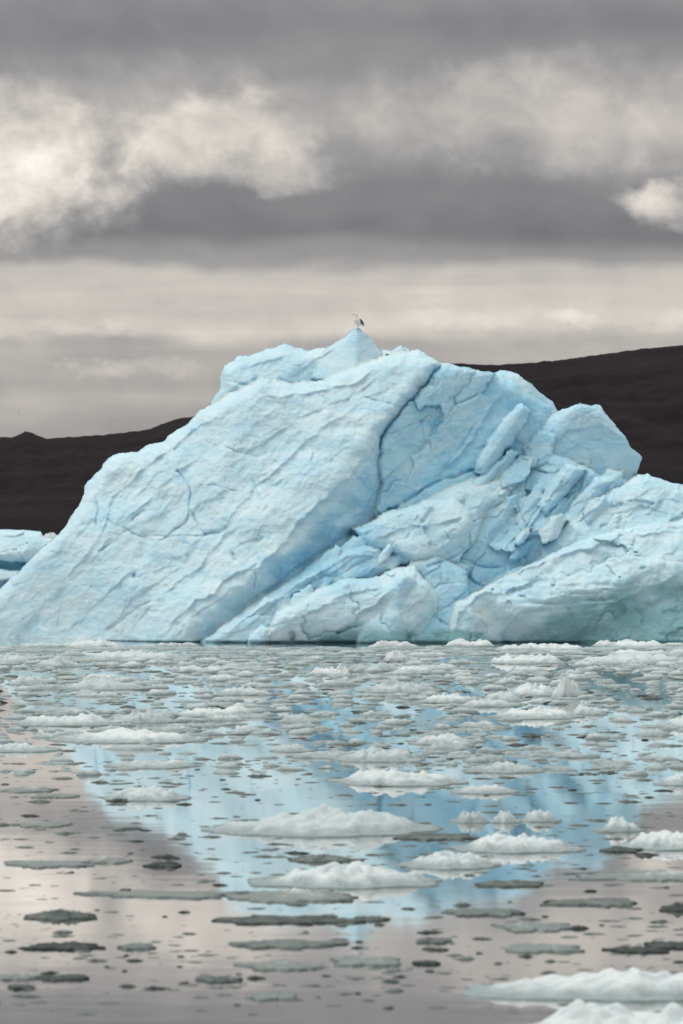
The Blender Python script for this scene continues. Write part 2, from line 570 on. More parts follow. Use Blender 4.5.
BLOCKS = [
    # big leaning slab
    Block('main_slab', [(-75, 672), (-58, 640), (-20, 606), (0, 588), (30, 560), (62, 530), (80, 505), (88, 482), (105, 462), (112, 456), (138, 451), (150, 443),
                        (165, 440), (190, 420), (207, 406), (232, 392), (262, 379), (290, 384), (322, 380), (350, 368), (395, 352), (420, 350), (440, 364),
                        (432, 378), (405, 408), (381, 437), (380, 460), (381, 485), (392, 520), (366, 552), (316, 590), (254, 630), (214, 655), (206, 672)],
          [(195, 643, 0, -0.27, -0.74), (60, 540, 118, -0.9, -0.2)], 16, 26, 0.16, k=26, stri=1.7, lump=2.6, extra=slab_extra, chip=0.85),
    # broken blue face right of the long crack
    Block('fractured_face', [(381, 438), (404, 408), (432, 378), (438, 362), (455, 364), (478, 369), (495, 374), (512, 392), (530, 420), (526, 450), (505, 470),
                             (470, 490), (420, 515), (380, 540), (372, 518), (379, 490), (379, 460)],
          [(385, 440, 116, 0.30, -0.16), (430, 372, 146, 0.05, -1.5), (470, 430, 128, 0.55, 0.1)], 6, 8, 0.44, k=6, plate=6.0, lump=2.0, pl_scale=34, ang=52),
    Block('fractured_face', [(488, 385), (494, 373), (502, 370), (516, 373), (532, 384), (549, 399), (557, 410), (556, 432), (535, 455), (515, 440), (498, 420)],
          [(520, 400, 158, -0.35, -0.7), (520, 395, 158, 0.7, -0.5)], 9, 12, 0.34, k=8, plate=4.0, pl_scale=26),
    Block('fractured_face', [(474, 472), (479, 455), (497, 428), (512, 409), (523, 404), (530, 411), (521, 430), (503, 456), (486, 476)],
          [(500, 440, 112, -0.35, -0.5), (506, 440, 114, 0.8, 0.3)], 5, 9, 0.38, k=4, lump=0.8),
    Block('fractured_face', [(466, 486), (488, 470), (512, 448), (519, 452), (505, 474), (480, 492)],
          [(492, 470, 106, -0.3, -0.5), (496, 472, 107, 0.7, 0.3)], 5, 8, 0.4, k=4, lump=0.6),
    Block('fractured_face', [(522, 448), (540, 430), (556, 436), (552, 462), (530, 470)],
          [(538, 450, 124, -0.3, -0.6)], 5, 8, 0.45, plate=3.0, pl_scale=16),
    Block('fractured_face', [(430, 380), (470, 374), (520, 382), (550, 408), (548, 470), (470, 520), (400, 530), (385, 500)],
          [(500, 440, 140, 0.1, -0.35)], 12, 16, 0.6, k=8, lump=2),
    # rounded boulder perched on the right shoulder
    Block('perched_boulder', [(533, 447), (541, 425), (551, 413), (579, 403), (600, 406), (611, 420), (622, 432), (630, 446), (641, 458), (637, 474), (630, 486),
                              (600, 480), (566, 466), (545, 460)],
          [(585, 440, 138, 0.12, -0.10), (560, 425, 138, -0.75, -0.85), (610, 425, 140, 0.55, -0.9), (625, 462, 148, 1.2, 0.2)], 6, 9, 0.36, k=7, plate=1.8, lump=2.2, pl_scale=44),
    # broken ridge running down to the water in front of the slab
    Block('broken_ridge', [(196, 672), (197, 644), (238, 613), (262, 597), (300, 573), (318, 557), (350, 540), (384, 521), (420, 501), (458, 482), (492, 472), (522, 468),
                           (528, 480), (508, 502), (484, 514), (478, 540), (458, 562), (430, 568), (392, 566), (340, 586), (300, 604), (270, 640), (262, 672)],
          [(200, 643, -3, -0.10, -0.84), (300, 640, 2, 0.02, -0.35)], 12, 22, 0.24, k=14, plate=4.2, lump=3.0, pl_scale=30, ang=36),
    Block('broken_ridge', [(352, 530), (385, 512), (425, 500), (455, 500), (472, 512), (476, 530), (462, 552), (440, 564), (412, 562), (390, 550), (368, 548)],
          [(410, 520, 62, -0.15, -0.85), (430, 540, 42, 0.15, -0.15), (455, 545, 46, 0.9, 0.35)], 10, 18, 0.22, k=9, plate=3.0, lump=2.5, pl_scale=30),
    Block('broken_ridge', [(318, 566), (342, 548), (372, 544), (392, 552), (398, 568), (372, 578), (340, 588), (318, 592)],
          [(350, 566, 38, -0.1, -0.6)], 9, 14, 0.25, k=8, plate=4.0, pl_scale=18),
    # shattered hollow
    Block('shattered_hollow', [(400, 560), (440, 520), (480, 480), (520, 455), (560, 455), (600, 475), (640, 484), (650, 520), (600, 560), (520, 600), (470, 672), (420, 672), (405, 600)],
          [(520, 500, 98, -0.08, -0.55)], 8, 8, 0.46, k=8, plate=9.0, lump=1.5, pl_scale=20, ang=50),
    Block('shattered_hollow', [(536, 505), (552, 482), (566, 464), (586, 470), (570, 490), (548, 516)],
          [(558, 490, 84, -0.4, -0.6), (562, 492, 84, 0.7, 0.2)], 5, 9, 0.36, k=4, plate=2, pl_scale=16),
    Block('shattered_hollow', [(560, 520), (578, 494), (598, 476), (612, 482), (600, 500), (575, 528)],
          [(585, 502, 76, -0.4, -0.6), (589, 504, 76, 0.7, 0.2)], 5, 9, 0.32, k=4, plate=2, pl_scale=16),
    Block('shattered_hollow', [(430, 578), (452, 560), (470, 566), (462, 590), (440, 604)],
          [(450, 580, 44, -0.2, -0.5), (458, 580, 46, 0.8, 0)], 5, 8, 0.4, k=4, plate=2, pl_scale=14),
    Block('shattered_hollow', [(396, 672), (398, 590), (410, 560), (440, 556), (466, 570), (468, 600), (456, 672)],
          [(430, 600, 16, 0.0, -0.55)], 6, 8, 0.5, k=5, plate=3, pl_scale=16),
    # front feet
    Block('front_foot', [(258, 672), (264, 640), (276, 612), (312, 592), (345, 578), (378, 577), (396, 568), (414, 566), (428, 580), (441, 598), (443, 612), (434, 618), (446, 630), (444, 672)],
          [(345, 608, -8, -0.12, -0.95), (345, 612, -8, 0.03, -0.12), (345, 626, -10, 0.0, 0.9), (425, 600, 0, 0.9, -0.1)], 8, 14, 0.12, 0.0, k=8, plate=4.5, lump=3.2, pl_scale=34, ang=30),
    Block('front_foot', [(352, 672), (360, 618), (384, 588), (404, 574), (418, 580), (436, 602), (432, 620), (410, 630), (405, 672)],
          [(395, 600, -8, -0.35, -0.4), (405, 600, -6, 0.7, -0.1)], 7, 10, 0.26, 0.0, k=6, plate=3.0, pl_scale=26),
    Block('undercut_foot', [(447, 672), (446, 628), (452, 604), (470, 594), (500, 579), (535, 562), (572, 544), (612, 531), (650, 523), (690, 517), (780, 535), (860, 590), (900, 640), (905, 672)],
          [(540, 575, 10, -0.20, -0.80), (540, 600, -8, -0.06, 0.0), (600, 612, -9, 0.0, 0.5), (452, 610, 2, -0.9, -0.2)], 12, 18, 0.18, 0.0, k=12, plate=5.0, lump=5.0, pl_scale=48, ang=24, extra=undercut_bands),
    Block('undercut_foot', [(446, 672), (449, 616), (458, 602), (482, 588), (500, 596), (512, 618), (500, 650), (498, 672)],
          [(475, 610, -14, -0.3, -0.35), (485, 612, -12, 0.6, 0.1)], 9, 12, 0.12, 0.0, k=8, plate=3.0, pl_scale=30),
    Block('undercut_foot', [(520, 575), (545, 545), (575, 515), (600, 496), (622, 486), (638, 475), (648, 473), (668, 481), (690, 486), (790, 512), (880, 580), (900, 672), (600, 672)],
          [(640, 520, 46, -0.15, -0.75), (600, 540, 34, -0.4, -0.4)], 12, 18, 0.24, 0.0, k=12, plate=4.0, lump=3.5, pl_scale=36, ang=38),
    # rear shoulder and summit
    Block('rear_shoulder', [(196, 420), (209, 404), (219, 388), (224, 366), (238, 356), (262, 351), (284, 344), (306, 350), (330, 347), (380, 348), (392, 349), (400, 345),
                            (408, 350), (440, 362), (420, 390), (330, 400), (260, 400), (215, 420)],
          [(260, 375, 224, -0.30, -0.95), (226, 380, 232, -0.9, 0.0), (300, 385, 214, 0.05, -0.3)], 13, 26, 0.2, k=12, stri=1.6, lump=3.0),
    Block('summit_peak', [(318, 356), (330, 346), (344, 335), (353, 329), (359, 329), (367, 335), (374, 342), (381, 350), (384, 378), (350, 385), (312, 378)],
          [(354, 340, 212, -0.65, -0.8), (360, 340, 212, 0.7, -0.7)], 4, 6, 0.2, k=4, lump=0.8),
    Block('rear_shoulder', [(384, 354), (392, 349), (400, 344), (404, 350), (404, 358)], [(396, 350, 214, -0.4, -0.8)], 3, 4, 0.15, k=3, lump=0.4),
]

_r = random.Random(77)


def fragments(n, ubox, vbox, base, size, part, blue, inside):
    """angular broken pieces lying in the hollow and along the ridge"""
    k = 0
    while k < n:
        u, v = _r.uniform(*ubox), _r.uniform(*vbox)
        if not inside(u, v):
            continue
        k += 1
        L = _r.uniform(*size); W = L * _r.uniform(0.32, 0.7); a = R(_r.uniform(28, 66))
        pts = []
        for t in (0, 52, 110, 180, 232, 300):
            t = R(t + _r.uniform(-16, 16)); q = _r.uniform(0.8, 1.1)
            x, y = L * q * math.cos(t), W * q * math.sin(t)
            pts.append((u + x * math.cos(a) + y * math.sin(a), v - x * math.sin(a) + y * math.cos(a)))
        d0 = base(u, v) - _r.uniform(1.5, 5.5)
        BLOCKS.append(Block(part, pts, [(u, v, d0, _r.uniform(-0.5, -0.1), _r.uniform(-0.9, -0.5)), (u + 2, v + 2, d0, _r.uniform(0.4, 1.0), _r.uniform(-0.3, 0.3))],
                            2.5, 3.5, blue + _r.uniform(-0.04, 0.12), k=1.5, lump=0.6, plate=1.0, pl_scale=14, chip=0.8))


fragments(26, (450, 640), (455, 575), lambda u, v: 97 - 0.08 * (u - 520) - 0.55 * (v - 500), (10, 30), 'shattered_hollow', 0.34,
          lambda u, v: v > 458 + 0.30 * max(0, u - 530) and u < 615 and v < 590 - 0.55 * (u - 460) * (u > 480) * 0.7 and u > 478 - 0.25 * (v - 500))
fragments(16, (240, 400), (545, 640), lambda u, v: -5 - 0.10 * (u - 200) - 0.84 * (v - 643), (10, 26), 'broken_ridge', 0.2,
          lambda u, v: 660 - 0.72 * (u - 190) < v < 690 - 0.62 * (u - 190))
fragments(4, (385, 480), (505, 560), lambda u, v: 56 - 0.10 * (u - 420) - 0.7 * (v - 530), (9, 22), 'broken_ridge', 0.22,
          lambda u, v: True)
fragments(8, (500, 680), (490, 540), lambda u, v: 46 - 0.15 * (u - 640) - 0.75 * (v - 520), (10, 24), 'undercut_foot', 0.2,
          lambda u, v: v > 545 - 0.4 * (u - 500))

CRACKS = [
    ([(438, 366), (432, 378), (418, 396), (404, 408), (390, 424), (381, 437)], 7, 2.2, 0.9),
    ([(381, 437), (380, 455), (381, 470), (381, 485), (378, 500), (374, 518)], 10, 2.0, 1.0),
    ([(350, 534), (376, 517), (410, 498), (440, 481), (462, 473), (480, 470)], 12, 2.6, 1.0),
    ([(250, 602), (300, 568), (350, 533)], 8, 3.5, 0.75),
    ([(366, 398), (384, 402), (403, 409)], 4, 1.6, 0.6),
    ([(381, 437), (402, 430), (425, 418), (440, 405)], 5, 1.6, 0.8),
    ([(178, 470), (186, 482), (191, 494), (189, 508), (195, 522), (206, 535)], 5, 1.5, 0.8),
    ([(206, 535), (222, 531), (226, 528)], 7, 2.5, 0.8),
    ([(189, 512), (184, 524), (172, 533), (160, 541)], 4, 1.4, 0.6),
    ([(196, 492), (200, 484), (212, 486), (235, 490)], 2.5, 1.2, 0.4),
    ([(108, 520), (140, 536), (175, 537), (206, 535)], 3, 1.2, 0.4),
    ([(226, 448), (240, 454), (258, 457), (266, 452)], 4, 1.5, 0.6),
    ([(97, 498), (98, 512), (97, 527)], 5, 1.8, 0.7),
    ([(256, 572), (255, 583), (253, 594)], 6, 1.6, 0.7),
    ([(90, 642), (118, 622), (140, 606), (176, 588)], 3, 1.3, 0.35),
    ([(233, 553), (234, 559)], 7, 2.6, 0.8), ([(133, 574), (134, 577)], 5, 2.5, 0.7), ([(124, 530), (126, 531)], 5, 2.8, 0.6),
    ([(133, 520), (144, 510)], 5, 2.5, 0.6), ([(98, 552), (110, 545)], 5, 2.6, 0.6),
    ([(420, 420), (424, 438), (420, 452), (414, 470)], 4, 1.5, 0.7),
    ([(440, 470), (458, 452), (470, 434), (476, 424)], 4, 1.5, 0.6),
    ([(512, 452), (500, 470), (490, 482)], 5, 1.6, 0.8),
    ([(428, 566), (448, 560), (462, 553), (474, 541)], 8, 2.4, 0.9),
    ([(462, 558), (480, 566), (502, 568)], 8, 2.0, 0.9),
    ([(526, 528), (532, 514), (552, 488), (566, 466)], 6, 1.6, 0.85),
    ([(546, 516), (572, 488), (590, 470)], 6, 1.6, 0.8),
    ([(509, 490), (520, 512), (528, 530)], 5, 1.5, 0.7),
    ([(402, 566), (420, 572), (434, 590)], 5, 1.6, 0.7),
    ([(325, 577), (340, 578), (358, 566), (372, 556)], 4, 1.6, 0.6),
    ([(394, 554), (402, 562), (404, 572)], 5, 1.7, 0.7),
    ([(620, 534), (652, 530), (683, 528)], 4, 2.0, 0.5),
    ([(434, 616), (440, 621), (446, 625)], 9, 2.4, 0.8),
    ([(225, 380), (240, 384), (258, 379)], 6, 2.2, 0.6),
    ([(330, 388), (300, 386), (280, 380)], 4, 2.0, 0.4),
]


LEDGES = [
    ([(40, 610), (70, 575), (97, 540), (112, 500), (150, 464), (196, 430), (240, 396)], 8, 14),
    ([(10, 640), (50, 600), (90, 562), (128, 520), (170, 478), (235, 430)], 6, 12),
    ([(60, 640), (100, 600), (140, 560)], 6, 10), ([(95, 642), (125, 608), (150, 585), (186, 560)], 6, 12),
    ([(120, 642), (150, 606), (200, 566), (226, 528), (262, 480), (320, 432), (372, 396)], 8, 16),
    ([(150, 645), (185, 612), (236, 574), (258, 568), (300, 522), (350, 476), (383, 440)], 12, 20),
    ([(170, 640), (200, 610), (240, 585)], 6, 10),
    ([(225, 470), (265, 440), (300, 418), (345, 398), (400, 368)], 7, 14),
    ([(255, 400), (300, 395), (350, 385), (390, 362)], 6, 10),
    ([(210, 405), (240, 384), (262, 380), (305, 385)], 8, 10),
    ([(250, 500), (280, 480), (330, 462), (352, 440)], 5, 10),
    ([(180, 525), (205, 500), (240, 485)], 5, 9), ([(130, 500), (160, 470), (180, 460)], 6, 10),
    ([(235, 372), (262, 362), (300, 352)], 6, 8), ([(285, 378), (318, 360), (335, 350)], 7, 8),
    ([(318, 640), (348, 622), (376, 604), (390, 590)], 12, 16), ([(264, 640), (286, 624), (326, 606), (350, 600)], 8, 10),
    ([(330, 604), (352, 592), (386, 586)], 8, 10), ([(404, 640), (420, 620), (436, 604)], 8, 12),
    ([(214, 642), (262, 606), (310, 580), (345, 568)], 9, 10), ([(240, 635), (275, 600), (300, 590)], 7, 8),
    ([(290, 590), (330, 566), (360, 552)], 7, 9), ([(322, 580), (352, 560), (380, 548)], 6, 8),
    ([(370, 545), (400, 530), (440, 522), (470, 510)], 7, 10), ([(390, 520), (430, 505), (470, 490)], 6, 9),
    ([(448, 640), (458, 612), (484, 594), (520, 588), (545, 575)], 9, 14), ([(470, 600), (510, 578), (560, 556), (620, 536), (690, 530)], 9, 16),
    ([(500, 640), (520, 612), (560, 596), (610, 590), (650, 570)], 9, 16), ([(570, 640), (600, 610), (640, 590), (690, 570)], 10, 18),
    ([(560, 535), (590, 512), (630, 500), (683, 500)], 7, 12), ([(600, 520), (640, 505), (690, 515)], 6, 12),
    ([(520, 540), (545, 505), (570, 470)], 8, 8), ([(500, 540), (515, 505), (535, 475)], 7, 8), ([(455, 545), (480, 520), (500, 500)], 7, 8),
    ([(395, 470), (425, 440), (450, 395), (470, 372)], 6, 12), ([(430, 480), (460, 455), (485, 420), (505, 385)], 8, 12),
    ([(545, 450), (570, 430), (600, 425), (625, 440)], 5, 12), ([(560, 465), (580, 445), (584, 410)], 4, 14),
]


def berg_paint(U, V, blue, wet):
    # sky shade painted as deeper blue on the slab's down-turned lower edge, glassy wave-washed ice at the feet
    q = (U - 190 - 8 * np.sin(V / 37.0)) * 0.728 + (V - 640) * 0.686
    z = np.exp(-((U - 330) / 110) ** 2 - ((V - 505) / 90) ** 2)
    blue = blue + 0.34 * np.clip(q / 16, 0, 1) * np.clip((388 - U) / 22, 0, 1) * np.clip((z - 0.25) / 0.25, 0, 1) * np.clip((0.3 - blue) * 20, 0, 1)
    blue = blue + 0.30 * fbm(U / 34, V / 24, 4, 61)
    n = fbm(U / 40, V / 22, 4, 23) * 26
    w = np.clip((V - (578 - 0.20 * (U - 540)) + n * 1.3) / 60, 0, 1) * np.clip((U - 480) / 70, 0, 1)
    w2 = np.clip((V - 624 + n * 0.5) / 12, 0, 1) * np.clip((U - 300) / 25, 0, 1) * np.clip((500 - U) / 20, 0, 1)
    edge = np.clip((V + 2 * fbm(U / 9, V / 9, 2, 8) - 638) / 4, 0, 1) * 0.8
    wet = np.maximum.reduce([wet, w, w2, edge])
    return blue, wet


parts, (gus, gvs, gbest, gins) = relief(BLOCKS, (-90, 912), (318, 664), 1.0, 92.0, 260.0, 3.3, CRACKS, 3, berg_paint, 5.0, LEDGES, 640.0)
berg = link('iceberg', None)
berg.location = (0, 94, 0)
tag(berg, 'huge pale blue iceberg with leaning cracked slab and a boulder on its right shoulder', 'iceberg')
for nm, me in parts.items():
    o = link(nm, me, M_BERG)
    me.transform(__import__('mathutils').Matrix.Translation((0, -94, 0)))
    o.parent = berg

# ------------------------------------------------------------------ the smaller berg behind on the left
FAR = [
    Block('white_cap', [(-150, 578), (-140, 548), (-100, 534), (-40, 531), (0, 529.5), (22, 529.5), (40, 531), (44, 538), (60, 538.5), (72, 546), (78, 560), (60, 570), (20, 562), (-10, 560), (-60, 578)],
          [(10, 545, 20, -0.05, -1.2), (10, 552, 12, 0.1, -0.1), (60, 545, 20, 0.6, -0.6)], 6, 10, 0.2, k=5, plate=2.5, lump=1.5, pl_scale=14, ang=20),
    Block('blue_hollow', [(-90, 586), (-60, 556), (-10, 552), (30, 556), (48, 570), (50, 586)],
          [(0, 565, 26, 0.0, -0.1)], 5, 6, 1.0, 0.55, k=5, lump=1.5),
    Block('white_foot', [(-130, 592), (-80, 570), (-30, 564), (5, 569), (30, 572), (60, 566), (75, 570), (80, 592)],
          [(10, 575, 2, 0.0, -0.9), (10, 578, 0, 0, -0.1)], 5, 8, 0.12, k=5, plate=1.5, lump=1.5, pl_scale=14),
]
fparts, _ = relief(FAR, (-160, 90), (526, 586), 1.0, 232.0, 120.0, 1.4,
                   [([(-20, 562), (0, 566), (14, 567), (26, 563)], 6, 1.6, 1.0)], 21)
far = link('iceberg', None)
far.location = (-30, 234, 0)
tag(far, 'low distant iceberg with white top and teal hollow behind the big slab at left edge', 'iceberg')
for nm, me in fparts.items():
    o = link(nm, me, M_BERG)
    me.transform(__import__('mathutils').Matrix.Translation((30, -234, 0)))
    o.parent = far

# ------------------------------------------------------------------ water and hills
wn = 9000.0
wm = mesh_np('water', [(-wn, -200, 0), (wn, -200, 0), (wn, 16000, 0), (-wn, 16000, 0)], np.array([[0, 1, 2, 3]]), False)
tag(link('water', wm, M_WATER), kind='structure')


def hill():
    prof = [(-900, 440), (-420, 428), (-200, 436), (-60, 436), (0, 437), (10, 437.5), (16, 436), (25, 431), (34, 434), (46, 438.5), (70, 437), (100, 435), (130, 432), (150, 429), (164, 423),
            (178, 418.5), (190, 417), (204, 417), (260, 408), (330, 385), (400, 368), (440, 363), (462, 363.5), (490, 365), (520, 363.5), (560, 360), (600, 354.5), (640, 349),
            (683, 345), (800, 334), (1000, 322), (1500, 330)]
    pu = np.array([p[0] for p in prof]); pv = np.array([p[1] for p in prof])
    us = np.linspace(-850, 1450, 900); ts = np.linspace(0, 1, 90)
    U, T = np.meshgrid(us, ts)
    Y = 3100 + 1500 * T
    X = (U - CX) / F * (3100 + 1500 * T)
    top = H + (HZ - np.interp(us, pu, pv)) / F * 4600
    shape = T ** 0.9
    Z = top[None, :] * shape
    Z = Z + (fbm(X / 160, Y / 160, 5, 8) * 16 + ridged(X / 38, Y / 260, 4, 4) * 6.0) * np.sin(np.pi * np.clip(T, 0, 1)) + fbm(us / 9, us * 0, 3, 5)[None, :] * 2.2 * T
    Z = np.where(T < 0.01, -3, Z)
    n = len(us); k = len(ts)
    # far slope drops behind the crest
    X2 = (us - CX) / F * 6000; b1 = np.stack([X2, np.full(n, 6000.), Z[-1] * 0.4 - 3], -1)
    verts = np.concatenate([np.stack([X, Y, Z], -1).reshape(-1, 3), b1])
    r, c = np.meshgrid(np.arange(k), np.arange(n - 1), indexing='ij')
    q = np.stack([r * n + c, r * n + c + 1, (r + 1) * n + c + 1, (r + 1) * n + c], -1).reshape(-1, 4)
    tag(link('hill', mesh_np('hill', verts, q, True), M_HILL), kind='structure')


hill()


# ------------------------------------------------------------------ floating ice
def floe_mesh(name, w, dep, hgt, lumps, seed, nt=64, nr=16, ragged=0.25, flat=2.4, apron=0.0, mat=M_FLOE):
    """one floating piece: irregular outline, lumpy top, lip under water; lumps are (place, height, width) along its length"""
    th = np.linspace(0, 2 * np.pi, nt, endpoint=False); rr = np.concatenate([np.linspace(0.0, 1, nr)[1:], [1.0, 0.55]])
    T, Rr = np.meshgrid(th, rr)
    ou = 1 + ragged * fbm(np.cos(T) * 1.4 + seed, np.sin(T) * 1.4, 3, seed) + 0.3 * ragged * fbm(np.cos(T) * 5, np.sin(T) * 5 + seed, 2, seed + 4)
    if ragged > 0.3:
        ou = ou * (1 + 0.35 * ragged * np.abs(fbm(np.cos(T) * 9 + seed, np.sin(T) * 6, 2, seed + 6)) * 2 - 0.15 * ragged)
    x = np.cos(T) * Rr * ou; y = np.sin(T) * Rr * ou
    env = np.zeros(T.shape)
    for (p, hh, ww) in lumps:
        yo = 0.45 * math.sin(seed * 1.7 + p * 9.0)
        env = np.maximum(env, hh * np.exp(-np.abs((x - p) / (ww * 1.5)) ** 4 - np.abs((y - yo) / 1.1) ** 4))
    rin = 1 - apron * np.clip(0.6 + 1.1 * fbm(np.cos(T) * 2.2 + seed, np.sin(T) * 1.6, 3, seed + 8), 0.05, 1.4)
    edge = (1 - np.clip(Rr / rin, 0, 1) ** (flat * 1.7)) ** 0.62
    nz = fbm(x * 2.6 + seed, y * 2.2, 4, seed + 1, 0.55)
    nz2 = fbm(x * 9 + seed, y * 5, 3, seed + 2, 0.6)
    bil = np.abs(fbm(x * 4.5 + seed, y * 2.5, 2, seed + 3, 0.45))
    z = hgt * edge * (env * (0.50 + 0.45 * nz) + 0.80 * bil * np.sqrt(env) + 0.13 + 0.13 * (np.abs(nz2) - 0.1) + 0.10 * nz)
    z = np.maximum(z, 0.014 + 0.016 * np.clip(fbm(x * 6, y * 5 + seed, 3, seed + 9) + 0.3, 0, 1) * (Rr < 0.98))
    z[-2] = -0.03; z[-1] = -0.10
    V = np.stack([x * w / 2, y * dep / 2, z], -1).reshape(-1, 3)
    top = float(z[0].mean())
    V = np.concatenate([V, [[0, 0, top], [0, 0, -0.11]]])
    k = len(rr); c0 = k * nt; c1 = c0 + 1
    j = np.arange(nt); j2 = (j + 1) % nt
    quads = np.concatenate([np.stack([r * nt + j, (r + 1) * nt + j, (r + 1) * nt + j2, r * nt + j2], -1) for r in range(k - 1)])
    tr = np.concatenate([np.stack([np.full(nt, c0), j, j2], -1), np.stack([np.full(nt, c1), (k - 1) * nt + j2, (k - 1) * nt + j], -1)])
    me = mesh_np(name, V, [quads, tr], True)
    me.materials.append(mat)
    return me


def rand_lumps(r, n=None):
    n = n or r.randint(2, 4)
    return [(-0.75 + 1.5 * (i + r.uniform(0.2, 0.8)) / n, r.uniform(0.45, 1.0), r.uniform(0.2, 0.5)) for i in range(n)] + [(0, 0.35, 1.2)]


